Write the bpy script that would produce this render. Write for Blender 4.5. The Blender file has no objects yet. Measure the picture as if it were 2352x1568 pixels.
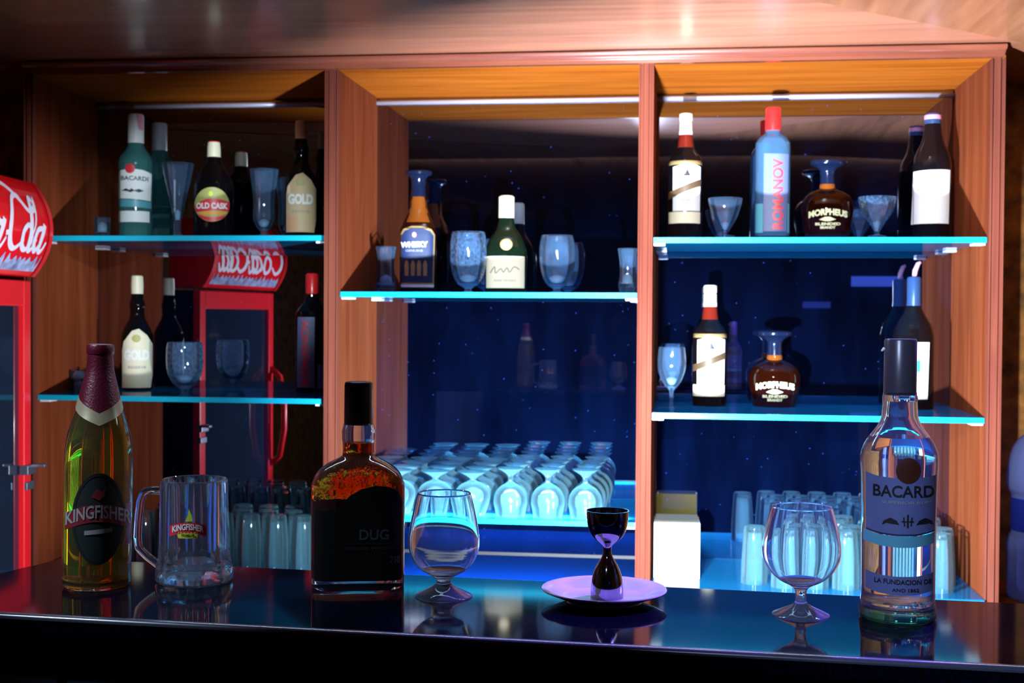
import bpy, bmesh, math, random
from mathutils import Vector, Matrix
random.seed(7)
PI = math.pi
C = bpy.context.scene.collection
SC = bpy.context.scene

# ------------------------------------------------------------------ camera
W, H, FPX = 2352, 1568, 3000.0
EYE = Vector((0, 0, 1.42))
YAW = math.atan((1560 - 1176) / FPX); PITCH = math.atan(60 / FPX); ROLL = 0.0065
_f0 = Vector((-math.sin(YAW), math.cos(YAW), 0))
_r0 = Vector((math.cos(YAW), math.sin(YAW), 0))
FWD = (_f0 * math.cos(PITCH) - Vector((0, 0, 1)) * math.sin(PITCH)).normalized()
_u0 = _r0.cross(FWD).normalized()
RGT = _r0 * math.cos(ROLL) + _u0 * math.sin(ROLL)
UPV = _u0 * math.cos(ROLL) - _r0 * math.sin(ROLL)
cd = bpy.data.cameras.new('camera'); cam = bpy.data.objects.new('camera', cd); C.objects.link(cam)
M = Matrix((RGT, UPV, -FWD)).transposed().to_4x4(); M.translation = EYE
cam.matrix_world = M
cd.sensor_width = 36; cd.lens = 36 * FPX / W; cd.clip_start = 0.05
cd.dof.use_dof = True; cd.dof.focus_distance = 1.5; cd.dof.aperture_fstop = 13
SC.camera = cam

def ray(px, py):
    return (FWD * FPX + RGT * (px - W / 2) + UPV * (H / 2 - py)).normalized()
def on_y(px, py, Y):
    d = ray(px, py); return EYE + d * ((Y - EYE.y) / d.y)
def on_z(px, py, z):
    d = ray(px, py); return EYE + d * ((z - EYE.z) / d.z)
def proj(p):
    v = Vector(p) - EYE; w = v.dot(FWD)
    return W / 2 + FPX * v.dot(RGT) / w, H / 2 - FPX * v.dot(UPV) / w, w

# ------------------------------------------------------------------ materials
MATS = {}
def newmat(name):
    m = bpy.data.materials.new(name); m.use_nodes = True
    nt = m.node_tree; nt.nodes.clear()
    out = nt.nodes.new('ShaderNodeOutputMaterial')
    MATS[name] = m
    return m, nt, out
def N(nt, t, **kw):
    n = nt.nodes.new(t)
    for k, v in kw.items():
        if k in n.inputs: n.inputs[k].default_value = v
        else: setattr(n, k, v)
    return n
def c4(c): return (c[0], c[1], c[2], 1)
def pbr(name, col, rough=.5, metal=0, coat=0, spec=.5, bump=0, bscale=60, var=0, vscale=8, trans=0, emis=None, estr=0):
    m, nt, out = newmat(name)
    p = N(nt, 'ShaderNodeBsdfPrincipled')
    p.inputs['Base Color'].default_value = c4(col); p.inputs['Roughness'].default_value = rough
    p.inputs['Metallic'].default_value = metal; p.inputs['Coat Weight'].default_value = coat
    p.inputs['Coat Roughness'].default_value = .06
    p.inputs['Specular IOR Level'].default_value = spec; p.inputs['Transmission Weight'].default_value = trans
    if emis: p.inputs['Emission Color'].default_value = c4(emis); p.inputs['Emission Strength'].default_value = estr
    if var or bump:
        tc = N(nt, 'ShaderNodeTexCoord')
    if var:
        n = N(nt, 'ShaderNodeTexNoise'); n.inputs['Scale'].default_value = vscale; n.inputs['Detail'].default_value = 6
        nt.links.new(tc.outputs['Object'], n.inputs['Vector'])
        cr = N(nt, 'ShaderNodeValToRGB')
        cr.color_ramp.elements[0].position = .3; cr.color_ramp.elements[1].position = .7
        cr.color_ramp.elements[0].color = c4([x * (1 - var) for x in col]); cr.color_ramp.elements[1].color = c4([min(1, x * (1 + var)) for x in col])
        nt.links.new(n.outputs['Fac'], cr.inputs['Fac']); nt.links.new(cr.outputs['Color'], p.inputs['Base Color'])
    if bump:
        n2 = N(nt, 'ShaderNodeTexNoise'); n2.inputs['Scale'].default_value = bscale; n2.inputs['Detail'].default_value = 4
        nt.links.new(tc.outputs['Object'], n2.inputs['Vector'])
        b = N(nt, 'ShaderNodeBump'); b.inputs['Strength'].default_value = bump; b.inputs['Distance'].default_value = .01
        nt.links.new(n2.outputs['Fac'], b.inputs['Height']); nt.links.new(b.outputs['Normal'], p.inputs['Normal'])
    nt.links.new(p.outputs['BSDF'], out.inputs['Surface'])
    return m
def wood(name, c1, c2, axis, rough=.3, coat=.6, spec=.5):
    m, nt, out = newmat(name)
    tc = N(nt, 'ShaderNodeTexCoord'); mp = N(nt, 'ShaderNodeMapping')
    s = [16, 16, 16]; s[axis] = 1.1
    mp.inputs['Scale'].default_value = s
    nt.links.new(tc.outputs['Object'], mp.inputs['Vector'])
    n = N(nt, 'ShaderNodeTexNoise'); n.inputs['Scale'].default_value = 1.6; n.inputs['Detail'].default_value = 8; n.inputs['Distortion'].default_value = .9
    nt.links.new(mp.outputs['Vector'], n.inputs['Vector'])
    cr = N(nt, 'ShaderNodeValToRGB'); e = cr.color_ramp.elements
    e[0].position = .3; e[0].color = c4(c1); e[1].position = .72; e[1].color = c4(c2)
    nt.links.new(n.outputs['Fac'], cr.inputs['Fac'])
    p = N(nt, 'ShaderNodeBsdfPrincipled'); p.inputs['Roughness'].default_value = rough
    p.inputs['Coat Weight'].default_value = coat; p.inputs['Coat Roughness'].default_value = .12; p.inputs['Specular IOR Level'].default_value = spec
    nt.links.new(cr.outputs['Color'], p.inputs['Base Color'])
    b = N(nt, 'ShaderNodeBump'); b.inputs['Strength'].default_value = .08; b.inputs['Distance'].default_value = .004
    nt.links.new(n.outputs['Fac'], b.inputs['Height']); nt.links.new(b.outputs['Normal'], p.inputs['Normal'])
    nt.links.new(p.outputs['BSDF'], out.inputs['Surface'])
    return m
def glass(name, col=(.97, .99, 1), ior=1.5, rough=0.0, bump=0, bscale=80):
    m, nt, out = newmat(name)
    g = N(nt, 'ShaderNodeBsdfGlass'); g.inputs['Color'].default_value = c4(col); g.inputs['IOR'].default_value = ior; g.inputs['Roughness'].default_value = rough
    if bump:
        tc = N(nt, 'ShaderNodeTexCoord'); n = N(nt, 'ShaderNodeTexNoise'); n.inputs['Scale'].default_value = bscale
        nt.links.new(tc.outputs['Object'], n.inputs['Vector'])
        b = N(nt, 'ShaderNodeBump'); b.inputs['Strength'].default_value = bump; b.inputs['Distance'].default_value = .004
        nt.links.new(n.outputs['Fac'], b.inputs['Height']); nt.links.new(b.outputs['Normal'], g.inputs['Normal'])
    nt.links.new(g.outputs['BSDF'], out.inputs['Surface'])
    return m
def hazy(name, tint, haze, hcol, gloss=.08, ior=1.5, rough=.03, streak=False, edge=0):
    """thin clear glass with a haze imitating light caught in it: transparent + fresnel gloss + a little scatter"""
    m, nt, out = newmat(name)
    t = N(nt, 'ShaderNodeBsdfTransparent'); t.inputs['Color'].default_value = c4(tint)
    d = N(nt, 'ShaderNodeBsdfDiffuse'); d.inputs['Color'].default_value = c4(hcol)
    tr = N(nt, 'ShaderNodeBsdfTranslucent'); tr.inputs['Color'].default_value = c4(hcol)
    md = N(nt, 'ShaderNodeMixShader'); md.inputs[0].default_value = .5
    nt.links.new(d.outputs[0], md.inputs[1]); nt.links.new(tr.outputs[0], md.inputs[2])
    m1 = N(nt, 'ShaderNodeMixShader'); m1.inputs[0].default_value = haze
    if streak:
        tc = N(nt, 'ShaderNodeTexCoord'); w = N(nt, 'ShaderNodeTexVoronoi'); w.inputs['Scale'].default_value = 190; w.feature = 'DISTANCE_TO_EDGE'
        mp = N(nt, 'ShaderNodeMapping'); mp.inputs['Scale'].default_value = (1, 1, .35)
        nt.links.new(tc.outputs['Object'], mp.inputs['Vector']); nt.links.new(mp.outputs['Vector'], w.inputs['Vector'])
        cr = N(nt, 'ShaderNodeMapRange'); cr.inputs[1].default_value = .02; cr.inputs[2].default_value = .12; cr.inputs[3].default_value = min(1, haze * 2.4); cr.inputs[4].default_value = haze * .5
        nt.links.new(w.outputs['Distance'], cr.inputs[0]); nt.links.new(cr.outputs[0], m1.inputs[0])
    if edge:            # haze raised at grazing angles to paint bright rims on the glass
        lw = N(nt, 'ShaderNodeLayerWeight'); lw.inputs['Blend'].default_value = .5
        pw = N(nt, 'ShaderNodeMath', operation='POWER'); pw.inputs[1].default_value = 2.2; nt.links.new(lw.outputs['Facing'], pw.inputs[0])
        er = N(nt, 'ShaderNodeMapRange'); er.inputs[3].default_value = haze * .35; er.inputs[4].default_value = min(1, haze * edge); nt.links.new(pw.outputs[0], er.inputs[0])
        if streak:
            mm_ = N(nt, 'ShaderNodeMath', operation='MULTIPLY'); sc_ = N(nt, 'ShaderNodeMath', operation='MULTIPLY'); sc_.inputs[1].default_value = 1 / haze
            nt.links.new(cr.outputs[0], sc_.inputs[0]); nt.links.new(sc_.outputs[0], mm_.inputs[0]); nt.links.new(er.outputs[0], mm_.inputs[1]); nt.links.new(mm_.outputs[0], m1.inputs[0])
        else: nt.links.new(er.outputs[0], m1.inputs[0])
    nt.links.new(t.outputs[0], m1.inputs[1]); nt.links.new(md.outputs[0], m1.inputs[2])
    g = N(nt, 'ShaderNodeBsdfGlossy'); g.inputs['Roughness'].default_value = rough
    fr = N(nt, 'ShaderNodeFresnel'); fr.inputs['IOR'].default_value = ior
    m2 = N(nt, 'ShaderNodeMixShader')
    nt.links.new(fr.outputs[0], m2.inputs[0]); nt.links.new(m1.outputs[0], m2.inputs[1]); nt.links.new(g.outputs[0], m2.inputs[2])
    nt.links.new(m2.outputs[0], out.inputs['Surface'])
    return m
def emit(name, col, s):
    m, nt, out = newmat(name)
    e = N(nt, 'ShaderNodeEmission'); e.inputs['Color'].default_value = c4(col); e.inputs['Strength'].default_value = s
    nt.links.new(e.outputs[0], out.inputs['Surface']); return m
def mirror(name, col, dust_glow):
    m, nt, out = newmat(name)
    g = N(nt, 'ShaderNodeBsdfGlossy'); g.inputs['Color'].default_value = c4(col); g.inputs['Roughness'].default_value = .0
    d = N(nt, 'ShaderNodeBsdfDiffuse'); d.inputs['Color'].default_value = (.04, .16, .95, 1)  # dust coat tinted blue to imitate the room's blue reflection
    tc = N(nt, 'ShaderNodeTexCoord')
    n1 = N(nt, 'ShaderNodeTexNoise'); n1.inputs['Scale'].default_value = 5; n1.inputs['Detail'].default_value = 5
    mp = N(nt, 'ShaderNodeMapping'); mp.inputs['Scale'].default_value = (2, 1, .5)
    nt.links.new(tc.outputs['Object'], mp.inputs['Vector']); nt.links.new(mp.outputs['Vector'], n1.inputs['Vector'])
    r1 = N(nt, 'ShaderNodeMapRange'); r1.inputs[1].default_value = .35; r1.inputs[2].default_value = .8; r1.inputs[3].default_value = dust_glow * .5; r1.inputs[4].default_value = dust_glow * 2
    nt.links.new(n1.outputs['Fac'], r1.inputs[0])
    sx = N(nt, 'ShaderNodeSeparateXYZ'); nt.links.new(tc.outputs['Object'], sx.inputs[0])
    rz = N(nt, 'ShaderNodeMapRange'); rz.inputs[1].default_value = .8; rz.inputs[2].default_value = 1.75; rz.inputs[3].default_value = 1.6; rz.inputs[4].default_value = .1  # painted blue glow fades towards the top, specks stay
    nt.links.new(sx.outputs['Z'], rz.inputs[0])
    mz = N(nt, 'ShaderNodeMath', operation='MULTIPLY'); nt.links.new(r1.outputs[0], mz.inputs[0]); nt.links.new(rz.outputs[0], mz.inputs[1])
    v = N(nt, 'ShaderNodeTexVoronoi'); v.inputs['Scale'].default_value = 55
    nt.links.new(tc.outputs['Object'], v.inputs['Vector'])
    r2 = N(nt, 'ShaderNodeMapRange'); r2.inputs[1].default_value = .05; r2.inputs[2].default_value = .12; r2.inputs[3].default_value = .16; r2.inputs[4].default_value = 0
    nt.links.new(v.outputs['Distance'], r2.inputs[0])
    sep = N(nt, 'ShaderNodeSeparateColor'); nt.links.new(v.outputs['Color'], sep.inputs[0])
    gt = N(nt, 'ShaderNodeMath', operation='GREATER_THAN'); gt.inputs[1].default_value = .74
    nt.links.new(sep.outputs[0], gt.inputs[0])
    mu = N(nt, 'ShaderNodeMath', operation='MULTIPLY'); nt.links.new(r2.outputs[0], mu.inputs[0]); nt.links.new(gt.outputs[0], mu.inputs[1])
    ad = N(nt, 'ShaderNodeMath', operation='ADD'); nt.links.new(mz.outputs[0], ad.inputs[0]); nt.links.new(mu.outputs[0], ad.inputs[1])
    mx = N(nt, 'ShaderNodeMixShader'); nt.links.new(ad.outputs[0], mx.inputs[0])
    nt.links.new(g.outputs[0], mx.inputs[1]); nt.links.new(d.outputs[0], mx.inputs[2]); nt.links.new(mx.outputs[0], out.inputs['Surface'])
    return m

WX = wood('wood_x', (.26, .058, .006), (.42, .105, .012), 0, .5, .0, .0)
WZ = wood('wood_z', (.14, .028, .010), (.23, .056, .020), 2, .5, .0, .0)
WY = wood('wood_y', (.24, .055, .015), (.40, .11, .028), 1)
WT = wood('wood_trim', (.12, .028, .018), (.20, .054, .032), 2, .4, .0, .0)
WTX = wood('wood_trim_x', (.17, .040, .022), (.28, .075, .040), 0, .22, .9)
WC = wood('wood_ceiling', (.32, .11, .06), (.52, .19, .105), 0, .28, .35)
WCS = wood('wood_ceiling_side', (.30, .10, .045), (.45, .17, .08), 1, .3, .6)
DK = pbr('dark_recess', (.02, .01, .008), .5)
MIR = mirror('mirror_glass', (.34, .38, .50), .0072)
BASEM = pbr('base_laminate', (.004, .016, .07), .7, 0, 0, 0)
MIRD = mirror('mirror_glass_dim', (.42, .42, .46), .004)  # left bay copy with less of the painted blue glow
ALU = pbr('aluminium_bead', (.70, .66, .78), .35, .55)
CLIPM = pbr('clip_white', (.85, .88, .9), .25, .2)
SHG = hazy('shelf_glass', (.86, .96, .98), .6, (.02, .40, .86), ior=1.25)  # cyan scatter imitates the glow of the lit underside
SHE = pbr('ground_edge_glow', (.006, .34, .50), .3, 0, 0, .2)  # ground edge; its cyan also stands in for light piped through the plate
SHED = SHE
CORK = pbr('cork_wall', (.30, .12, .022), .8, bump=.3, bscale=90, var=.6, vscale=22)
GRAN = pbr('granite', (.0015, .002, .007), .06, 0, 0, .12, var=.9, vscale=260)
CFRONT = pbr('counter_front', (.03, .04, .06), .35, bump=.05, bscale=20)
FLOORM = pbr('floor_tile', (.06, .05, .05), .4)
ROOMM = pbr('room_wall_paint', (.020, .022, .045), .8, var=.3, vscale=1.2)
WARE = hazy('clear_glassware', (.97, .985, 1), .13, (.30, .58, 1.0), edge=4.5)
BGLOW = hazy('base_glow_glass', (.9, .96, 1), .55, (.55, .80, 1.0), rough=.05)
WAREF = hazy('frosted_glassware', (.96, .98, 1), .17, (.30, .58, 1.0), streak=True, edge=4)
WARES = hazy('stacked_glassware', (.97, .99, 1), .17, (.40, .86, 1.0), rough=.06, ior=1.6, edge=5)  # raised haze imitates the bright shine of the lit stack
def lifted_glass(name, haze_lift, col=(.96, .985, 1), fcol=(.7, .82, 1)):  # glass with scatter mixed in to lift its brightness like caught light
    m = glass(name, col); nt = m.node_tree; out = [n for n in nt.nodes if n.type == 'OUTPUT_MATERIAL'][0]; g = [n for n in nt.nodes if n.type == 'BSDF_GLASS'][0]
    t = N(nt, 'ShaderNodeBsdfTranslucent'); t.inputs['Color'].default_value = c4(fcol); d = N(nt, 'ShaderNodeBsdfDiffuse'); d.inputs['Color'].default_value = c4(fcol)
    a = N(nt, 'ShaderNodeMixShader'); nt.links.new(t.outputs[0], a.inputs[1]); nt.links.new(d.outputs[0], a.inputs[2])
    b = N(nt, 'ShaderNodeMixShader'); b.inputs[0].default_value = haze_lift; nt.links.new(g.outputs[0], b.inputs[1]); nt.links.new(a.outputs[0], b.inputs[2]); nt.links.new(b.outputs[0], out.inputs['Surface'])
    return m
GL = lifted_glass('hero_glass', .02)
LQB = lifted_glass('beer_liquid', .09, (.80, .56, .06), (.85, .60, .03))
GLS = lifted_glass('snifter_glass', .022)
GLF = lifted_glass('foot_glow_glass', .16, fcol=(.5, .7, 1))  # stronger haze painted on the feet, as if they caught light
GLM = lifted_glass('mug_glass', .025)
GLG = glass('green_tint_glass', (.80, .97, .92))
LQC = glass('clear_liquid', (.97, 1, 1), 1.33)
LQA = glass('amber_liquid', (.90, .27, .025), 1.34, bump=.22, bscale=130)

DARKG = pbr('dark_bottle_glass', (.004, .003, .004), .05, 0, 0, .3)
GREENG = pbr('green_black_glass', (.003, .008, .004), .05, 0, 0, .3)
BLUEG = hazy('pale_blue_glass', (.55, .75, .9), .28, (.25, .55, .9), ior=1.5)
TEALG = hazy('teal_glass', (.45, .75, .75), .30, (.20, .70, .68), ior=1.5)
AMB = hazy('amber_spirit', (.62, .13, .02), .42, (.85, .22, .03), ior=1.5)
AMBD = hazy('dark_amber_spirit', (.10, .015, .005), .20, (.11, .016, .005), ior=1.5)
REDA = hazy('red_amber_spirit', (.5, .06, .02), .45, (.60, .05, .025), ior=1.5)
PAPER = pbr('white_paper', (.86, .88, .88), .6)
CREAM = pbr('cream_paper', (.80, .74, .52), .6)
TANP = pbr('tan_paper', (.62, .46, .26), .6)
PEACH = pbr('peach_paper', (.70, .40, .22), .6)
BLACKP = pbr('black_print', (.012, .012, .014), .45)
BLACKL = pbr('black_label', (.004, .004, .0035), .45, spec=.25)
NAVYP = pbr('navy_paper', (.012, .025, .09), .45)
GOLDP = pbr('gold_foil', (.65, .45, .18), .35, .6)
BROWNP = pbr('brown_band', (.10, .055, .025), .5)
REDP = pbr('red_print', (.72, .03, .05), .45)
REDCAP = pbr('red_cap', (.85, .02, .02), .3, 0, .3)
ORANGEP = pbr('orange_print', (.85, .35, .05), .5)
OLIVEP = pbr('olive_print', (.42, .40, .12), .5)
YELP = pbr('yellow_print', (.65, .75, .05), .5)
YELG = pbr('pale_yellow_print', (.85, .85, .50), .5)
GREENP = pbr('green_print', (.02, .55, .35), .5)
PINKP = pbr('pink_print', (.75, .30, .40), .5)
MAROON = pbr('maroon_foil', (.11, .005, .020), .35, .2, bump=.15, bscale=400)
DKRED = pbr('dark_red_print', (.20, .012, .02), .5)
DKGREEN = pbr('dark_label_green', (.012, .018, .016), .5)
GREYP = pbr('grey_print', (.32, .30, .30), .5)
VIOLF = pbr('grey_violet_label', (.11, .14, .30), .5)
TEALP = pbr('teal_label', (.10, .36, .45), .45)
CAPW = pbr('white_cap', (.80, .82, .80), .4)
CAPC = pbr('cream_cap', (.80, .72, .50), .4)
CAPD = pbr('dark_cap', (.045, .04, .06), .3)
CAPB = pbr('black_cap', (.012, .011, .010), .22)
CAPBL = pbr('blue_foil_cap', (.035, .085, .22), .3, .4)
STOP = pbr('dark_blue_stopper', (.006, .011, .035), .15, .2)
STEEL = pbr('dark_steel', (.30, .29, .36), .07, 1)
PLATE = pbr('ceramic_plate', (.50, .48, .52), .22, 0, .3)
FRED = pbr('red_enamel', (.85, .014, .022), .3, 0, .4)
SIGN = pbr('red_sign_plastic', (.88, .006, .012), .25, 0, .4)
SWHITE = pbr('white_sign_lettering', (.85, .83, .95), .4)
SICE = pbr('ice_print', (.35, .42, .85), .4, var=.6, vscale=45)
FBLK = pbr('black_trim', (.012, .012, .014), .35)
FGLS = pbr('dark_door_glass', (.012, .02, .04), .04, 0, 0, .8)
HNG = pbr('grey_metal', (.28, .32, .4), .3, .8)
JUG = hazy('blue_water_jug_plastic', (.45, .6, .95), .62, (.42, .50, 1.0), ior=1.4)
JUGL = pbr('dark_blue_band', (.015, .03, .30), .4)
GREENB = hazy('green_base_glass', (.25, .65, .5), .15, (.05, .4, .3), ior=1.5)
BOXW = pbr('white_carton', (.9, .88, .84), .6)
BOXY = pbr('yellow_carton', (.90, .50, .015), .5)

# ------------------------------------------------------------------ mesh helpers
def link(name, me, mat, parent=None, loc=None):
    o = bpy.data.objects.new(name, me); C.objects.link(o)
    if mat:
        me.materials.clear(); me.materials.append(mat)
    if parent: o.parent = parent
    if loc is not None: o.location = loc
    return o
def mesh(name, vs, fs, mat, parent=None, loc=None, smooth=False, recalc=True):
    me = bpy.data.meshes.new(name); me.from_pydata([tuple(v) for v in vs], [], fs)
    if recalc:
        bm = bmesh.new(); bm.from_mesh(me); bmesh.ops.recalc_face_normals(bm, faces=bm.faces); bm.to_mesh(me); bm.free()
    if smooth:
        me.polygons.foreach_set('use_smooth', [True] * len(me.polygons))
    me.update()
    return link(name, me, mat, parent, loc)
class MB:
    def __init__(s): s.v = []; s.f = []
    def add(s, vs, fs):
        b = len(s.v); s.v += [Vector(v) for v in vs]; s.f += [[i + b for i in f] for f in fs]
    def box(s, a, b):
        x0, y0, z0 = a; x1, y1, z1 = b
        s.add([(x0,y0,z0),(x1,y0,z0),(x1,y1,z0),(x0,y1,z0),(x0,y0,z1),(x1,y0,z1),(x1,y1,z1),(x0,y1,z1)],
              [(0,3,2,1),(4,5,6,7),(0,1,5,4),(1,2,6,5),(2,3,7,6),(3,0,4,7)])
    def prism(s, poly, fn):
        """poly: 2D list; fn(p,t) -> 3D for t=0,1"""
        n = len(poly); vs = [fn(p, 0) for p in poly] + [fn(p, 1) for p in poly]
        s.add(vs, [list(range(n))[::-1], [i + n for i in range(n)]] + [[i, (i+1) % n, (i+1) % n + n, i + n] for i in range(n)])
    def tube(s, pts, r, seg=12, flat=1.0):
        pts = [Vector(p) for p in pts]; n = len(pts); rings = []
        up = Vector((0, 0, 1)) if abs((pts[-1] - pts[0]).normalized().z) < .9 else Vector((1, 0, 0))
        for i, p in enumerate(pts):
            t = (pts[min(i+1, n-1)] - pts[max(i-1, 0)]).normalized()
            a = t.cross(up)
            if a.length < 1e-4: a = t.cross(Vector((0, 1, 0)))
            a.normalize(); b = a.cross(t)
            rr = r[i] if isinstance(r, (list, tuple)) else r
            rings.append([p + a * rr * math.cos(2*PI*k/seg) + b * rr * flat * math.sin(2*PI*k/seg) for k in range(seg)])
        vs = [v for rg in rings for v in rg]
        fs = [[i*seg+k, i*seg+(k+1) % seg, (i+1)*seg+(k+1) % seg, (i+1)*seg+k] for i in range(n-1) for k in range(seg)]
        fs += [list(range(seg))[::-1], [(n-1)*seg+k for k in range(seg)]]
        s.add(vs, fs)
    def done(s, name, mat, parent=None, loc=None, smooth=False, bevel=0):
        o = mesh(name, s.v, s.f, mat, parent, loc, smooth)
        if bevel:
            md = o.modifiers.new('bevel', 'BEVEL'); md.width = bevel; md.segments = 3; md.limit_method = 'ANGLE'
        return o
def interp(prof, z):
    """prof: list (r,z) with z ascending"""
    if z <= prof[0][1]: return prof[0][0]
    for (r0, z0), (r1, z1) in zip(prof, prof[1:]):
        if z <= z1:
            return r0 + (r1 - r0) * ((z - z0) / (z1 - z0) if z1 > z0 else 1)
    return prof[-1][0]
def smoothprof(prof, sub=4):
    """Catmull-Rom through (r,z) points"""
    out = []
    n = len(prof)
    for i in range(n - 1):
        p0 = prof[max(i-1, 0)]; p1 = prof[i]; p2 = prof[i+1]; p3 = prof[min(i+2, n-1)]
        for k in range(sub):
            t = k / sub
            def cr(a, b, c, d): return min(max(.5 * ((2*b) + (c-a)*t + (2*a-5*b+4*c-d)*t*t + (3*b-a-3*c+d)*t**3), min(b, c)), max(b, c))
            out.append((max(0.0, cr(p0[0], p1[0], p2[0], p3[0])), cr(p0[1], p1[1], p2[1], p3[1])))
    out.append(prof[-1])
    return out
def ring(r, z, seg, n, asp, facet=0, off=0):
    vs = []
    for k in range(seg):
        a = 2 * PI * (k + off) / seg; c, s = math.cos(a), math.sin(a)
        if n == 2: x, y = r * c, r * asp * s
        else:
            x = r * math.copysign(abs(c) ** (2 / n), c); y = r * asp * math.copysign(abs(s) ** (2 / n), s)
        vs.append((x, y, z))
    return vs
def lathe_geo(prof, seg=40, n=2, asp=1, closed=False, off=0):
    vs = []; fs = []
    for (r, z) in prof: vs += ring(max(r, 1e-5), z, seg, n, asp, off=off)
    m = len(prof)
    for i in range(m if closed else m - 1):
        j = (i + 1) % m
        for k in range(seg):
            l = (k + 1) % seg
            fs.append([i*seg+k, i*seg+l, j*seg+l, j*seg+k])
    if not closed:
        fs.append(list(range(seg))[::-1]); fs.append([(m-1)*seg+k for k in range(seg)])
    return vs, fs
def autosmooth(o, ang=40):
    me = o.data
    bm = bmesh.new(); bm.from_mesh(me)
    bmesh.ops.remove_doubles(bm, verts=bm.verts, dist=2e-5)
    bmesh.ops.recalc_face_normals(bm, faces=bm.faces)
    for f in bm.faces: f.smooth = True
    for e in bm.edges:
        if len(e.link_faces) == 2 and e.calc_face_angle(0) > math.radians(ang): e.smooth = False
    bm.to_mesh(me); bm.free()
def lathe(name, prof, mat, parent=None, loc=None, seg=40, n=2, asp=1, closed=False, ang=40, off=0):
    vs, fs = lathe_geo(prof, seg, n, asp, closed, off)
    o = mesh(name, vs, fs, mat, parent, loc); autosmooth(o, ang); return o

def tag(o, label, cat, group=None, kind=None):
    o['label'] = label; o['category'] = cat
    if group: o['group'] = group
    if kind: o['kind'] = kind
    return o
def struct(o, label=None, cat=None):
    o['kind'] = 'structure'
    if label: o['label'] = label
    if cat: o['category'] = cat
    return o
def empty(name, loc, rz=0):
    o = bpy.data.objects.new(name, None); C.objects.link(o); o.location = loc; o.rotation_euler = (0, 0, rz); o.empty_display_size = .02
    return o

def text_geo(s, height, bold=0.0, squeeze=1.0, spacing=1.0, shear=0):
    cu = bpy.data.curves.new('t', 'FONT'); cu.body = s; cu.align_x = 'CENTER'; cu.size = 1; cu.offset = bold
    cu.resolution_u = 3; cu.space_character = spacing; cu.shear = shear
    ob = bpy.data.objects.new('t', cu); C.objects.link(ob)
    dg = bpy.context.evaluated_depsgraph_get(); dg.update()
    me = bpy.data.meshes.new_from_object(ob.evaluated_get(dg))
    vs = [Vector((v.co.x, v.co.y)) for v in me.vertices]; fs = [list(p.vertices) for p in me.polygons]
    bpy.data.objects.remove(ob); bpy.data.curves.remove(cu); bpy.data.meshes.remove(me)
    if not vs: return [], []
    y0 = min(v.y for v in vs); y1 = max(v.y for v in vs); x0 = min(v.x for v in vs); x1 = max(v.x for v in vs)
    k = height / (y1 - y0)
    return [Vector(((v.x - (x0 + x1) / 2) * k * squeeze, (v.y - (y0 + y1) / 2) * k)) for v in vs], fs
def text_width(s, width, height, **kw):
    vs, fs = text_geo(s, height, **kw)
    w = max(v.x for v in vs) - min(v.x for v in vs)
    return [Vector((v.x * width / w, v.y)) for v in vs], fs
def ribbon(pts, w, sub=6):
    """variable width pen stroke through 2D points; w number or list"""
    if not isinstance(w, (list, tuple)): w = [w] * len(pts)
    P = []; n = len(pts)
    for i in range(n - 1):
        p0, p1, p2, p3 = [Vector(pts[max(0, min(n-1, j))]) for j in (i-1, i, i+1, i+2)]
        for k in range(sub):
            t = k / sub
            P.append((.5 * ((2*p1) + (p2-p0)*t + (2*p0-5*p1+4*p2-p3)*t*t + (3*p1-p0-3*p2+p3)*t**3), w[i] + (w[i+1]-w[i])*t))
    P.append((Vector(pts[-1]), w[-1]))
    L = []; R = []
    for i, (p, ww) in enumerate(P):
        t = P[min(i+1, len(P)-1)][0] - P[max(i-1, 0)][0]
        t = t.normalized() if t.length > 1e-9 else Vector((1, 0))
        nn = Vector((-t.y, t.x)) * ww / 2
        L.append(p + nn); R.append(p - nn)
    vs = L + R; m = len(L)
    return vs, [[i, i+1, m+i+1, m+i] for i in range(m-1)]
def merge(parts):
    vs = []; fs = []
    for v, f in parts:
        b = len(vs); vs += [Vector(p) for p in v]; fs += [[i + b for i in q] for q in f]
    return vs, fs
def flatgeo(vs, fs, fn, name, mat, parent, step=.004, loc=None, smooth=True):
    """cut 2D geometry into a fine grid and map it onto a curved surface"""
    bm = bmesh.new()
    bv = [bm.verts.new((v[0], v[1], 0)) for v in vs]
    for f in fs:
        try: bm.faces.new([bv[i] for i in f])
        except ValueError: pass
    if step:
        for ax in (0, 1):
            lo = min(v.co[ax] for v in bm.verts); hi = max(v.co[ax] for v in bm.verts)
            k = int((hi - lo) / step)
            for i in range(1, k + 1):
                co = [0, 0, 0]; no = [0, 0, 0]; co[ax] = lo + (hi - lo) * i / (k + 1); no[ax] = 1
                bmesh.ops.bisect_plane(bm, geom=bm.verts[:] + bm.edges[:] + bm.faces[:], plane_co=co, plane_no=no)
    for v in bm.verts: v.co = Vector(fn(v.co.x, v.co.y))
    me = bpy.data.meshes.new(name)
    for f in bm.faces: f.smooth = smooth
    bm.to_mesh(me); bm.free()
    return link(name, me, mat, parent, loc)

def ell(cx, cy, rx, ry, n=32):
    return [(cx + rx * math.cos(2*PI*k/n), cy + ry * math.sin(2*PI*k/n)) for k in range(n)]

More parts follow.
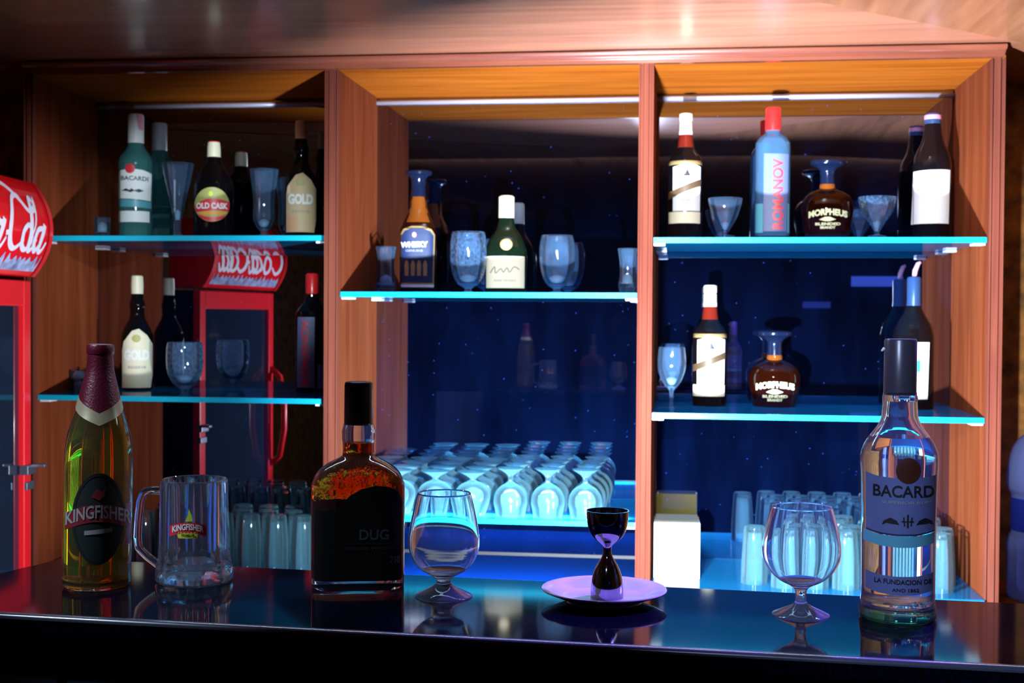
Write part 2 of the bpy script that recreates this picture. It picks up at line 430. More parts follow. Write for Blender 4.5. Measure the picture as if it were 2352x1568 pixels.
class Item:
    """a thing standing with its base at (px) on a level z at depth Y; shapes are given in photo pixels and become metres here"""
    def __init__(s, name, label, cat, px, Y=None, z=None, py=None, group=None, root=True, turn=True):
        if Y is None: p = on_z(px, py, z)
        else:
            p = on_y(px, 724, Y)
            for _ in range(3):
                q = Vector((p.x, Y, z)); u, v, w = proj(q); p.x += (px - u) * w / FPX
        s.p = Vector((p.x, p.y, z)); s.cx, s.yb, s.w = proj(s.p); s.S = FPX / s.w
        s.rz = math.atan2(-s.p.x, s.p.y) if turn else 0
        s.root = None; s.meta = (name, label, cat, group)
        if root:
            s.root = empty(name, s.p, s.rz); tag(s.root, label, cat, group)
    def prof(s, pts, sm=0):
        """pts: (half width px, photo y) from bottom to top"""
        out = [(hw / s.S, (s.yb - y) / s.S) for hw, y in pts]
        out = [(r, max(z, .0004 * i)) for i, (r, z) in enumerate(out)]
        return smoothprof(out, sm) if sm else out
    def loft(s, part, pts, mat, n=2, asp=1, sm=0, seg=40, ang=40, keep=True, base=None):
        pr = s.prof(pts, sm)
        if base is not None: pr[0] = (pr[0][0], base)
        o = lathe(part, pr, mat, s.root, None, seg, n, asp, False, ang)
        if keep: s.body = (pr, n, asp)
        return o
    def surf(s, x, z, off=.0004):
        pr, n, asp = s.body; r = interp(pr, z)
        t = min(.995, abs(x) / r)
        y = -r * asp * (1 - t ** n) ** (1 / n)
        return (x, y - off, z)
    def decal(s, part, poly, mat, off=.0004, parent=None, step=.004):
        vs = [((x - s.cx) / s.S, (s.yb - y) / s.S) for x, y in poly]
        return flatgeo(vs, [list(range(len(vs)))], lambda x, z: s.surf(x, z, off), part, mat, parent or s.root, step)
    def decal2(s, part, geo, mat, off=.0008, parent=None, step=.004):
        vs, fs = geo
        vs = [((v[0] - s.cx) / s.S, (s.yb - v[1]) / s.S) for v in vs]
        return flatgeo(vs, fs, lambda x, z: s.surf(x, z, off), part, mat, parent or s.root, step)
    def text(s, part, txt, x, y, w, h, mat, off=.0008, parent=None, arc=0, rot=0, bold=.015, step=.004, slope=0, **kw):
        vs, fs = text_width(txt, w / s.S, h / s.S, bold=bold, **kw)
        ox = (x - s.cx) / s.S; oz = (s.yb - y) / s.S
        hw = w / s.S / 2
        out = []
        for v in vs:
            vx, vy = v.x, v.y
            vy -= arc / s.S * (vx / hw) ** 2; vy += slope * vx
            if rot: vx, vy = (vx * math.cos(rot) - vy * math.sin(rot), vx * math.sin(rot) + vy * math.cos(rot))
            out.append((ox + vx, oz + vy))
        return flatgeo(out, fs, lambda a, b: s.surf(a, b, off), part, mat, parent or s.root, step)

# ------------------------------------------------------------------ levels
YF, YM = 3.20, 3.62
ZC = 1.10                                   # bar counter top
def lvl(px, py, Y): return on_y(px, py, Y).z
Z_TOP = lvl(1480, 150, YF)
Z_UP = lvl(1850, 545, YF + .01)             # upper shelf right
Z_UPL = lvl(420, 541, YF + .01)
Z_LO = lvl(1850, 953, YF + .01)
Z_LOL = lvl(420, 911, YF + .01)
Z_MID = lvl(1110, 671, YF + .01)
Z_GL = lvl(1110, 1189, YF + .02)
Z_B = .757
def X_at(px, Y, py=700): return on_y(px, py, Y).x
XL0, XL1 = X_at(60, YF), X_at(82, YF)
XA0, XA1 = X_at(747, YF), X_at(778, YF)
XB0, XB1 = X_at(1464, YF), X_at(1498, YF)
XR0, XR1 = X_at(2268, YF), X_at(2300, YF)
XLB = X_at(226, YM)

# ------------------------------------------------------------------ room
def quad(name, vs, mat, parent=None):
    return mesh(name, vs, [list(range(len(vs)))], mat, parent, recalc=False)
RX0, RX1, RY0 = -2.35, 2.4, -2.6
ZCE = lvl(1480, 112, YF - .05)
struct(quad('floor', [(RX0, RY0, 0), (RX1, RY0, 0), (RX1, YM + .06, 0), (RX0, YM + .06, 0)], FLOORM))
def slab(name, a, b, mat):
    m = MB(); m.box(a, b); return m.done(name, mat)
struct(slab('wall_back', (RX0, YM + .05, 0), (RX1, YM + .11, ZCE + .5), CORK))
struct(slab('wall_left', (RX0 - .06, RY0, 0), (RX0, YM + .11, ZCE + .5), CORK))
struct(slab('wall_right', (RX1, RY0, 0), (RX1 + .06, YM + .11, ZCE + .5), CORK))
struct(slab('wall_front', (RX0, RY0 - .06, 0), (RX1, RY0, ZCE + .5), ROOMM))
# ceiling: a flat panel over the bar between two side panels that slope down from its slanting edges
pr0 = on_z(2310, 86, ZCE); pr1 = on_z(1870, 0, ZCE); pl1 = on_z(330, 0, ZCE); pl0 = on_z(0, 56, ZCE)
def ext(a, b, k): return a + (b - a) * k
r2 = ext(pr0, pr1, 2.6); l0 = ext(pl1, pl0, 2.2); l2 = ext(pl0, pl1, 2.6)
cpoly = [(l0.x, YM + .05), (l0.x, l0.y)] if l0.y < YM else [(l0.x, YM + .05)]
pts = [(-2.6, YM + .05), (l0.x, l0.y), (l2.x, l2.y), (l2.x + .1, RY0), (r2.x - .1, RY0), (r2.x, r2.y), (pr0.x + .05, pr0.y + .06), (pr0.x + .05, YM + .05)]
mm = MB(); mm.prism(pts, lambda p, t: (p[0], p[1], ZCE + .02 * t))
ceil_o = struct(mm.done('ceiling', WC))
dz = .10
m = MB()
m.add([(r2.x, r2.y, ZCE), (pr0.x + .05, pr0.y + .06, ZCE), (RX1, YM + .05, ZCE - dz), (RX1, RY0, ZCE - dz), (r2.x - .1, RY0, ZCE)], [[0, 1, 2, 3, 4]])
m.add([(pr0.x + .05, pr0.y + .06, ZCE), (pr0.x + .05, YM + .05, ZCE), (RX1, YM + .05, ZCE - dz)], [[0, 1, 2]])
m.done('side_panel', WCS, ceil_o)
m = MB()
m.add([(l2.x, l2.y, ZCE - .002), (l0.x, l0.y, ZCE - .002), (RX0, l0.y - .3, ZCE - dz), (RX0, RY0, ZCE - dz), (l2.x + .1, RY0, ZCE - .002)], [[0, 1, 2, 3, 4]])
m.done('side_panel', WCS, ceil_o)

# ------------------------------------------------------------------ back bar cabinet
cab = empty('display_cabinet', ((XL0 + XR1) / 2, YM, 0))
tag(cab, 'large varnished wooden back bar cabinet with three mirrored bays behind the counter', 'cabinet')
CO = Vector(cab.location)
def part(m, name, mat, bevel=0, smooth=False, parent=None):
    m.v = [v - CO for v in m.v]
    return m.done(name, mat, parent or cab, bevel=bevel, smooth=smooth)
def reeded(x0, x1, y, d, g=.0045):
    """post section: flat strips separated by two dark grooves"""
    w = x1 - x0
    a = [0, .10, .12, .30, .33, .66, .69, .86, .88, 1.0]; h = [0, 0, g, g, 0, 0, g, g, 0, 0]
    return [(x0 + w * t, y + k) for t, k in zip(a, h)] + [(x1, y + d), (x0, y + d)]
for (x0, x1, nm) in ((XL0, XL1, 'post'), (XA0, XA1, 'post'), (XB0, XB1, 'post'), (XR0, XR1, 'post')):
    m = MB(); m.prism(reeded(x0, x1, YF - .012, .022), lambda p, t: (p[0], p[1], .0 + (Z_TOP) * t)); part(m, nm, WT)
# partitions behind the posts
m = MB(); m.prism([(XL0, YF + .01), (XL1, YF + .01), (XLB, YM), (XL0, YM)], lambda p, t: (p[0], p[1], Z_TOP * t)); part(m, 'side_panel', WZ)
for a, b in ((XA0, XA1), (XB0, XB1)):
    m = MB(); m.box((a, YF + .01, 0), (b, YM, Z_TOP)); part(m, 'partition', WZ)
m = MB(); m.box((XR0, YF + .01, 0), (XR1, YM, Z_TOP)); part(m, 'side_panel', WZ)
m = MB(); m.box((XL0, YF - .01, Z_TOP), (XR1, YM, Z_TOP + .018)); part(m, 'top_panel', WX)
# cornice: stepped moulding
zt = ZCE - .002
x0, x1 = X_at(50, YF - .05, 140), X_at(2314, YF - .05, 95)
hh = zt - Z_TOP
cs = [(0, -.002), (0, .0), (-.018, 0.0), (-.018, hh * .28), (-.026, hh * .34), (-.026, hh * .42), (-.034, hh * .5), (-.040, hh * .62), (-.042, hh * .8), (-.042, hh * .88), (-.036, hh * .9), (-.036, hh), (0, hh)]
m = MB(); m.prism(cs[1:], lambda p, t: (x0 + (x1 - x0) * t, YF - .011 + p[0], Z_TOP + p[1])); part(m, 'cornice', WTX)
# mirrors + beads
for (a, b, mt) in ((XLB + .004, XA0, MIRD), (XA1, XB0, MIR), (XB1, XR0, MIR)):
    m = MB(); m.box((a, YM - .006, Z_B), (b, YM, Z_TOP - .001)); part(m, 'mirror', mt)
    m = MB(); m.tube([(a, YM - .012, Z_TOP - .014), (b, YM - .012, Z_TOP - .014)], .007, 10); part(m, 'mirror_bead', ALU, smooth=True)
m = MB(); m.box((XL0, YM, 0), (XR1, YM + .02, Z_TOP + .018)); part(m, 'back_board', DK)
# base unit
m = MB(); m.box((XL1, YF - .02, Z_B - .04), (XR0, YM - .006, Z_B - .009)); part(m, 'base_top', BASEM)
m = MB(); m.box((XL0, YF + .02, 0), (XR1, YM, Z_B - .04)); part(m, 'base_cupboard', BASEM)

# glass shelves
def shelf(a, b, z, label, y0=YF + .008, t=.013, gap=.012):
    r = empty('glass_shelf', ((a + b) / 2, (y0 + YM) / 2, z - t)); tag(r, label, 'shelf')
    hx = (b - a) / 2 - .002; hy0 = y0 - r.location.y; hy1 = YM - .008 - r.location.y
    m = MB(); m.box((-hx, hy0 + .0015, 0), (hx, hy1, t)); m.done('plate', SHG, r)
    m = MB(); m.box((-hx, hy0 - .0005, -.0003), (hx, hy0 + .0014, t)); m.done('lit_edge_strip', SHE, r)
    for sx in (-1, 1):
        for yy in (hy0 + .03, hy1 - .05):
            m = MB(); m.box((sx * hx, yy - .02, -.006), (sx * (hx - .028), yy + .02, -.0005)); m.done('shelf_clip', CLIPM, r, bevel=.001)
    return r
shelf(XB1, XR0, Z_UP, 'bright cyan upper glass shelf in the right bay under the red capped bottle')
shelf(XB1, XR0, Z_LO, 'lower glass shelf in the right bay under the short decanter and wine glass')
shelf(XA1, XB0, Z_MID, 'cyan glass shelf in the middle bay holding two bottles and four glasses')
shelf(XA1, XB0, Z_GL, 'low glass shelf in the middle bay packed with inverted stemmed glasses', t=.012)
shelf(XL1, XA0, Z_UPL, 'dark upper glass shelf in the left bay under the oval labelled bottle')
shelf(XL1, XA0, Z_LOL, 'dark lower glass shelf in the left bay under the small goblet')
# glass sheet over the base
m = MB(); m.box((XB1 + .002, YF - .02, Z_B - .008), (XR0 - .002, YM - .008, Z_B)); 
o = m.done('glass_counter_top', SHG); tag(o, 'cyan glass sheet on the base of the right bay under inverted tumblers', 'glass sheet')
m = MB(); m.box((XL1 + .002, YF - .02, Z_B - .008), (XA0 - .002, YM - .008, Z_B))
o = m.done('glass_counter_top', SHG); tag(o, 'dark glass sheet on the base of the left bay under inverted tumblers', 'glass sheet')

# ------------------------------------------------------------------ bar counter
f0 = on_z(0, 1408, ZC); f1 = on_z(2352, 1532, ZC); b0 = on_z(141, 1280, ZC); b1 = on_z(2290, 1381, ZC); bl = on_z(0, 1314, ZC)
fe0 = ext(f1, f0, 1.5); fe1 = ext(f0, f1, 1.45); be1 = ext(b0, b1, 1.35); bl2 = ext(b0, bl, 3)
bc = empty('bar_counter', (0, 1.5, 0)); tag(bc, 'long polished black granite bar counter with dark panelled front', 'bar counter')
O = Vector(bc.location)
dx_ = (f1 - f0); ex_ = (bl - b0); k_ = ((f0 - b0).x * dx_.y - (f0 - b0).y * dx_.x) / (ex_.x * dx_.y - ex_.y * dx_.x)
fe0 = b0 + ex_ * k_                       # corner where the slanting end meets the front edge
m = MB(); poly = [fe0, fe1, be1, b0]
m.prism([(p.x, p.y) for p in poly], lambda p, t: Vector((p[0], p[1], ZC - .024 + .024 * t)) - O)
ct = m.done('countertop', GRAN, bc, bevel=.006, smooth=True); ct.modifiers['bevel'].segments = 6; ct.modifiers['bevel'].harden_normals = True
EDGE = pbr('edge_highlight_stone', (.05, .06, .09), .24, 0, .3, 1.0)  # added paler strip that carries the highlight along the counter edge
m = MB(); rr_ = .0055
arc = [(.006, -rr_ - .001)] + [(rr_ * (1 - math.cos(a_ * PI / 18)) - .0012 - 0 * a_, rr_ * math.sin(a_ * PI / 18) - rr_ + .0003) for a_ in range(0, 10)] + [(.007, .0003), (.007, -.0004), (.006, -.0004)]
for i_ in range(12):
    pa = fe0 + (fe1 - fe0) * (i_ / 12); pb_ = fe0 + (fe1 - fe0) * ((i_ + 1) / 12)
    nn_ = Vector((-(fe1 - fe0).normalized().y, (fe1 - fe0).normalized().x, 0))
    m.prism(arc, lambda p, t: (pa if t == 0 else pb_) + nn_ * p[0] + Vector((0, 0, p[1])) - O)
eo = m.done('lit_edge_strip', EDGE, bc); autosmooth(eo, 50)
dirx = (f1 - f0).normalized(); nrm = Vector((-dirx.y, dirx.x, 0))
m = MB(); q = [fe0 + nrm * .03, fe1 + nrm * .03, fe1 + nrm * .12, fe0 + nrm * .12]
m.prism([(p.x, p.y) for p in q], lambda p, t: Vector((p[0], p[1], (ZC - .0245) * t)) - O); m.done('front_panel', pbr('counter_core', (.001, .004, .02), .7, spec=.05), bc)
# raised tiles on the front, left of a vertical joint
s0 = on_z(265, 1470, ZC - .06); s0 = f0 + dirx * (s0 - f0).dot(dirx)
for k, (a, b) in enumerate(((-.45, -.004), (.004, .75), (.758, 1.5))):
    p0 = s0 + dirx * a + nrm * .022; p1 = s0 + dirx * b + nrm * .022
    m = MB(); q = [p0, p1, p1 + nrm * .009, p0 + nrm * .009]
    m.prism([(p.x, p.y) for p in q], lambda p, t: Vector((p[0], p[1], .25 + (ZC - .031 - .25) * t)) - O)
    m.done('front_tile', CFRONT, bc, bevel=.003)

# ------------------------------------------------------------------ fridge
fA = on_y(60, 700, 3.04)
FR = math.radians(6)
fr = empty('drinks_fridge', (fA.x + math.sin(FR) * .3, fA.y - math.cos(FR) * .3, 0), FR)
tag(fr, 'red glass door drinks fridge at the left edge with lettered header sign', 'fridge')
hw = .30; ztop = lvl(60, 645, fA.y)
m = MB(); m.box((-.58, -hw + .004, .08), (-.02, -hw + .03, ztop)); m.box((-.58, hw - .03, .08), (-.02, hw - .004, ztop)); m.box((-.58, -hw + .03, .08), (-.56, hw - .03, ztop)); m.box((-.56, -hw + .03, .08), (-.02, hw - .03, .2)); m.box((-.56, -hw + .03, ztop - .03), (-.02, hw - .03, ztop))
m.done('body', FBLK, fr)
for zz in (.45, .75, 1.05):
    m = MB(); m.box((-.54, -hw + .035, zz), (-.05, hw - .035, zz + .006)); m.done('inner_shelf', HNG, fr)
dr = MB(); st = .042
dr.box((-.015, -hw, .2), (.012, -hw + st, ztop)); dr.box((-.015, hw - st, .2), (.012, hw, ztop)); dr.box((-.015, -hw + st, ztop - .062), (.012, hw - st, ztop)); dr.box((-.015, -hw + st, .2), (.012, hw - st, .30))
door = dr.done('door', FRED, fr, bevel=.004)
m = MB(); m.box((-.008, -hw + st, .30), (-.002, hw - st, ztop - .062)); m.done('glass_pane', FGLS, door)
zb = lvl(60, 1075, 3.04)
hp = [(.012, -hw + .02, zb + .18), (.045, -hw + .016, zb + .15), (.062, -hw + .014, zb + .05), (.062, -hw + .014, zb - .05), (.045, -hw + .016, zb - .15), (.012, -hw + .02, zb - .18)]
m = MB(); m.tube(hp, .011, 10); m.done('handle', FRED, door, smooth=True)
m = MB(); m.box((.0, hw - .045, zb - .012), (.022, hw + .006, zb + .012)); m.box((.006, hw - .012, zb + .004), (.05, hw + .006, zb + .012)); m.box((.0, hw - .04, zb - .05), (.018, hw + .004, zb - .03)); m.done('hinge', HNG, fr, bevel=.002)
# header: bulging sign box
z0 = lvl(75, 636, fA.y); z1 = lvl(75, 420, fA.y)
def bulge(v): return .018 + .046 * (1 - (2 * v - 1) ** 2)
sec = [(-.10, 0), (bulge(0), 0)] + [(bulge(k / 16), k / 16) for k in range(1, 17)] + [(-.10, 1)]
m = MB(); m.prism(sec, lambda p, t: (p[0], -hw - .004 + (2 * hw + .008) * t, z0 + (z1 - z0) * p[1]))
hd = m.done('header_sign', SIGN, fr, bevel=.004); 
def hmap(off):
    def f(x, y):    # x along the sign from the near end to the far end, y = height 0..(z1-z0)
        v = y / (z1 - z0); return (bulge(v) + off, -hw + x, z0 + y)
    return f
HH = z1 - z0
# raised rim strip along the ends
for e in (.0, 2 * hw):
    xx = [e - .002, e + .022] if e == 0 else [e - .022, e + .002]
    flatgeo([(xx[0], .0), (xx[1], .0), (xx[1], HH), (xx[0], HH)], [[0, 1, 2, 3]], hmap(.003), 'rim', FRED, hd, .01)
    d = xx[1] if e == 0 else xx[0]
    flatgeo([(d - .001, .004), (d + .001, .004), (d + .001, HH - .004), (d - .001, HH - .004)], [[0, 1, 2, 3]], hmap(.0035), 'rim_groove', DKRED, hd, .01)
# flowing script lettering, drawn with a broad pen
def script(u):
    k = HH
    def S(pts, w, ox): return ribbon([(u(ox + x), y * k) for x, y in pts], [q * k for q in w] if isinstance(w, list) else w * k)
    A = []
    def cc(ox, big):
        h = .80 if big else .52
        A.append(S([(.10, h - .06), (.085, h), (.045, h - .05), (.015, h * .62), (.02, .33), (.055, .26), (.10, .36)], [.03, .05, .05, .085, .09, .05, .03], ox))
    def oo(ox):
        A.append(S([(.035, .52), (.008, .44), (.008, .31), (.035, .26), (.058, .34), (.055, .47), (.035, .52)], [.05, .07, .08, .05, .07, .07, .05], ox))
    def aa(ox):
        A.append(S([(.05, .50), (.018, .47), (.004, .34), (.022, .26), (.045, .36)], [.05, .06, .08, .06, .04], ox))
        A.append(S([(.062, .54), (.045, .38), (.042, .28), (.058, .26), (.078, .36)], [.08, .08, .07, .05, .03], ox))
    def ll(ox):
        A.append(S([(.0, .34), (.03, .50), (.045, .70), (.032, .80), (.018, .72), (.008, .45), (.006, .30), (.022, .26), (.045, .38)], [.03, .03, .04, .05, .08, .09, .085, .05, .03], ox))
    cc(.035, 1); oo(.145); cc(.205, 0); aa(.262)
    A.append(S([(.335, .40), (.365, .42)], .05, 0))
    cc(.345, 1); oo(.43); ll(.475); aa(.505)
    A.append(S([(.30, .86), (.37, .90), (.43, .78), (.475, .66), (.515, .70), (.53, .82)], [.02, .05, .06, .05, .07, .02], 0))
    return merge(A)
gs = script(lambda x: x * .97)
flatgeo(gs[0], gs[1], hmap(.0022), 'lettering', SWHITE, hd, .02)
ice = [(.03, .05)] + [(.03 + .54 * k / 40, HH * (.13 + .06 * abs(math.sin(k * 1.13)) + .04 * math.sin(k * 2.7))) for k in range(41)] + [(.57, .05 * 0 + .012), (.03, .012)]
ice = ice[1:]
flatgeo(ice, [list(range(len(ice)))], hmap(.0016), 'ice_graphic', SICE, hd, .02)

# ------------------------------------------------------------------ shelf goods
def hollow(outer, t, floor):
    """closed profile of an open vessel: outer (r,z) bottom->top, wall t, inner floor height"""
    inner = [(max(r - t, .0008), z) for r, z in outer if z > floor + t]
    return [(.0001, outer[0][1])] + outer + [(max(outer[-1][0] - t * .5, .0005), outer[-1][1] + t * .4)] + inner[::-1] + [(.0001, floor)]
def vessel(name, label, cat, px, Y, z, pts, mat, t=.0016, floor=None, sm=3, group=None, seg=36, py=None, off=0, ang=50, glow_h=24):
    it = Item(name, label, cat, px, Y, z, py, root=False)
    pr = it.prof(pts, sm); pr[0] = (pr[0][0], 0.0); pr[0:1] = [pr[0]]
    fl = (it.yb - floor) / it.S if floor else pr[0][1] + .004
    o = lathe(name, hollow(pr, t, fl), mat, None, it.p, seg, ang=ang, off=off)
    o.rotation_euler = (0, 0, it.rz)
    tag(o, label, cat, group)
    if glow_h:           # hazy insert painting the light caught in the bowl's thick bottom
        h = glow_h / it.S; zz = [fl + .0004 + h * q for q in (0, .12, .35, .6, .85, 1)]
        bp = [(max(.001, (interp(pr, z_) - t - .0006) * k), z_) for z_, k in zip(zz, (.9, .97, .93, .78, .5, .15))]
        lathe('base_glow', bp, BGLOW, o, None, 24)
    it.obj = o
    return it
YB = 3.50   # depth of the bottles

# ---- right bay, upper shelf
def banded_whisky(px, dy, z, label):
    """dy shifts the photo heights of the upper-shelf bottle"""
    b = Item('whisky_bottle', label, 'bottle', px, YB, z)
    Y = lambda y: y + dy
    b.loft('glass_body', [(37, Y(543)), (39, Y(538)), (39, Y(390)), (38, Y(375)), (34, Y(362)), (24, Y(350)), (19, Y(340)), (16, Y(320)), (14, Y(300))], DARKG, sm=2)
    b.loft('amber_neck', [(20, Y(345)), (18.2, Y(335)), (16.6, Y(320)), (14.6, Y(302))], REDA, keep=False)
    c = b.loft('cap', [(15, Y(303)), (15, Y(283)), (13.5, Y(281)), (15, Y(279)), (15, Y(264)), (13, Y(262))], CAPC, keep=False)
    b.loft('neck_ring', [(15.6, Y(312)), (15.6, Y(302)), (14, Y(301))], CAPW, keep=False)
    x = px
    lab = b.decal('label', [(x-28, Y(487)), (x+33, Y(487)), (x+34, Y(386)), (x+18, Y(381)), (x, Y(378)), (x-16, Y(384)), (x-28, Y(387))], PAPER)
    b.decal('label_crown_band', [(x-37, Y(382)), (x+37, Y(382)), (x+37, Y(373)), (x-37, Y(373))], GOLDP, off=.0003)
    b.decal('sash', [(x-38, Y(460)), (x-38, Y(444)), (x+35, Y(414)), (x+35, Y(430))], BROWNP, off=.0009, parent=lab)
    b.decal('crest', [(x-1, Y(402)), (x+4, Y(391)), (x+9, Y(402)), (x+11, Y(404)), (x+10, Y(408)), (x-4, Y(408)), (x-5, Y(404))], BLACKP, off=.0009, parent=lab)
    b.text('fine_print', 'WHISKY', x + 2, Y(463), 22, 5, PINKP, parent=lab)
    b.decal('lower_label', [(x-37, Y(515)), (x+34, Y(515)), (x+34, Y(489)), (x-37, Y(489))], CREAM)
    return b
banded_whisky(1573, 0, Z_UP, 'white sashed label whisky bottle on the upper right shelf by the divider post')
vessel('liqueur_glass', 'small plain V shaped glass left of the red capped bottle on the upper shelf', 'glass', 1665, 3.42, Z_UP,
       [(22, 543), (22, 541), (4, 538), (5, 534), (14, 522), (28, 498), (37, 470), (39, 456)], WARE, floor=533)
# vodka
b = Item('vodka_bottle', 'tall clear pale blue bottle with bright red cap and red upright lettering', 'bottle', 1773, YB, Z_UP)
b.loft('glass_body', [(37, 543), (40, 539), (40, 345), (38, 330), (31, 317), (22, 310), (18, 306), (17, 300)], BLUEG, n=3, asp=.8, sm=2)
b.loft('cap', [(18, 301), (18, 252), (16, 249)], REDCAP, keep=False)
lab = b.decal('label', [(1753, 533), (1805, 533), (1808, 358), (1753, 356)], VIOLF)
b.text('lettering', 'ROMANOV', 1785, 448, 160, 24, REDP, parent=lab, rot=PI/2, bold=.03)
b.decal('side_label', [(1735, 536), (1752, 536), (1752, 470), (1735, 470)], TEALP); b.decal('side_label', [(1807, 536), (1811, 536), (1811, 470), (1807, 470)], TEALP)
# decanter brandy
def decanter(px, dy, z, label):
    b = Item('brandy_decanter', label, 'bottle', px, YB, z)
    Y = lambda y: y + dy
    b.loft('glass_body', [(46, Y(543)), (50, Y(538)), (55, Y(510)), (59, Y(485)), (58, Y(468)), (50, Y(452)), (36, Y(442)), (22, Y(436)), (16, Y(430)), (15, Y(412))], AMBD, sm=3, asp=.8)
    b.loft('spirit', [(44, Y(541)), (48, Y(537)), (53.5, Y(508)), (54.5, Y(498))], REDA, asp=.78, keep=False)
    b.loft('neck_collar', [(17, Y(440)), (18, Y(430)), (17, Y(424))], AMB, keep=False)
    b.loft('stopper', [(17, Y(424)), (16, Y(400)), (18, Y(392)), (26, Y(384)), (38, Y(379)), (39, Y(374)), (36, Y(370)), (8, Y(368))], STOP, keep=False, sm=2)
    b.text('lettering', 'MORPHEUS', px + 2, Y(490), 86, 15, YELG, arc=6, bold=.05)
    b.decal('emblem', [(px-18, Y(507)), (px-4, Y(501)), (px+6, Y(501)), (px+20, Y(507)), (px+6, Y(511)), (px-4, Y(511))], YELG)
    b.text('fine_print', 'BLENDED', px + 2, Y(517), 56, 6, YELG, bold=.04); b.text('fine_print', 'BRANDY', px + 2, Y(525), 34, 6, YELG, bold=.04)
    return b
decanter(1899, 0, Z_UP, 'squat amber decanter with wide dark stopper on the upper right shelf')
vessel('liqueur_glass', 'small fluted V shaped glass between decanter and blank label wine bottle', 'glass', 2014, 3.44, Z_UP,
       [(20, 543), (20, 541), (5, 538), (7, 530), (16, 515), (32, 490), (41, 468), (43, 453)], WAREF, floor=531, seg=14, ang=10)
# wine bottle blank label
b = Item('wine_bottle', 'dark wine bottle with blank white label at the right end of the upper shelf', 'bottle', 2139, YB, Z_UP)
b.loft('glass_body', [(40, 543), (43, 539), (43, 400), (42, 372), (36, 350), (26, 330), (21, 310), (18, 285), (17, 283)], DARKG, sm=2)
c = b.loft('cap', [(18.5, 286), (18.5, 266), (16, 262)], CAPBL, keep=False)
b.loft('cap_foil', [(19, 276), (19, 267), (17, 264)], PINKP, keep=False)
b.decal('label', [(2094, 516), (2176, 516), (2178, 394), (2098, 396)], PAPER)

# ---- right bay, lower shelf
vessel('wine_glass', 'stemmed wine glass on the lower right shelf by the divider post', 'glass', 1542, 3.40, Z_LO,
       [(30, 943), (30, 941), (8, 936), (5, 930), (4.5, 905), (7, 895), (18, 882), (28, 862), (33, 838), (32, 815), (30, 797)], WARE, floor=889)
banded_whisky(1629, 393, Z_LO, 'white sashed label whisky bottle on the lower right shelf beside the wine glass')
decanter(1778, 391, Z_LO, 'squat amber decanter with wide dark stopper on the lower right shelf')
b = Item('wine_bottle', 'dark wine bottle with blue foil neck behind the foreground clear rum bottle', 'bottle', 2096, YB, Z_LO)
b.loft('glass_body', [(43, 943), (46, 939), (46, 790), (45, 770), (38, 745), (26, 725), (18, 708), (15, 695), (14, 640)], DARKG, sm=2)
b.loft('neck_foil', [(16.5, 702), (15.5, 690), (16, 640), (13, 636)], CAPBL, keep=False)
m = MB(); sx = 1 / b.S
m.tube([(0, 0, (b.yb - 638) * sx), (2 * sx, 0, (b.yb - 622) * sx), (8 * sx, 0, (b.yb - 606) * sx), (14 * sx, 0, (b.yb - 602) * sx)], [5 * sx, 6 * sx, 5 * sx, 3 * sx], 8)
m.done('torn_foil', PINKP, b.root, smooth=True)
lab = b.decal('label', [(2062, 914), (2128, 914), (2131, 785), (2062, 785)], PAPER)
b.decal('label_badge', [(2094, 852), (2112, 852), (2112, 826), (2094, 826)], GREENP, off=.0009, parent=lab)

# ---- middle shelf
vessel('tumbler', 'flared tumbler on the middle shelf left of the blue label bottle', 'glass', 886, 3.46, Z_MID,
       [(20, 674), (22, 672), (23, 655), (21, 635), (19, 612), (20, 590), (24, 567)], WARE, floor=655)
b = Item('whisky_bottle', 'amber whisky bottle with navy label and flat stopper on the middle shelf', 'bottle', 960, YB, Z_MID)
b.loft('glass_body', [(40, 674), (42, 670), (42, 540), (40, 525), (33, 510), (24, 492), (19, 478), (18, 455), (17, 450)], AMBD, n=3.5, asp=.7, sm=2)
b.loft('amber_neck', [(35, 512), (25, 492), (20, 478), (19, 462), (18, 452)], AMB, keep=False, asp=.9)
b.loft('stopper', [(18, 453), (16, 430), (17, 412), (22, 405), (30, 402), (31, 397), (29, 394)], STOP, keep=False)
lab = b.decal('label', [(919, 658), (996, 658), (998, 540), (990, 528), (968, 521), (945, 521), (926, 528), (919, 540)], GOLDP)
lab2 = b.decal('label_panel', [(922, 650), (993, 650), (995, 543), (987, 532), (968, 526), (945, 526), (929, 532), (922, 543)], NAVYP, off=.0007, parent=lab)
b.text('lettering', 'WHISKY', 951, 563, 62, 13, PAPER, off=.0011, parent=lab, bold=.05, slope=.03)
b.decal('emblem', ell(951, 541, 5, 6, 14), PINKP, off=.0011, parent=lab)
for k, xx in enumerate((934, 948, 962, 976)):
    b.decal('figure_print', [(xx-4, 634), (xx+4, 634), (xx+5, 610), (xx+3, 602), (xx, 598), (xx-3, 602), (xx-5, 610)], GOLDP, off=.0011, parent=lab)
b.text('fine_print', 'GENUINE', 951, 577, 40, 5, GREYP, off=.0011, parent=lab); b.decal('label_foot', [(921, 660), (996, 660), (996, 654), (921, 654)], PAPER, off=.0011, parent=lab)
vessel('goblet', 'crackle patterned short stem goblet left of the cream label bottle', 'glass', 1075, 3.44, Z_MID,
       [(24, 674), (24, 672), (8, 668), (9, 662), (24, 652), (36, 630), (42, 595), (42, 562), (38, 533)], WAREF, floor=655)
b = Item('whisky_bottle', 'dark green bottle with cream label and ivory cap on the middle shelf', 'bottle', 1162, YB, Z_MID)
b.loft('glass_body', [(46, 674), (48, 671), (48, 590), (45, 565), (36, 545), (24, 528), (19, 512), (17, 500)], GREENG, n=3, asp=.75, sm=2, seg=32, ang=20)
b.loft('cap', [(18, 501), (18, 453), (15, 450)], CAPC, keep=False)
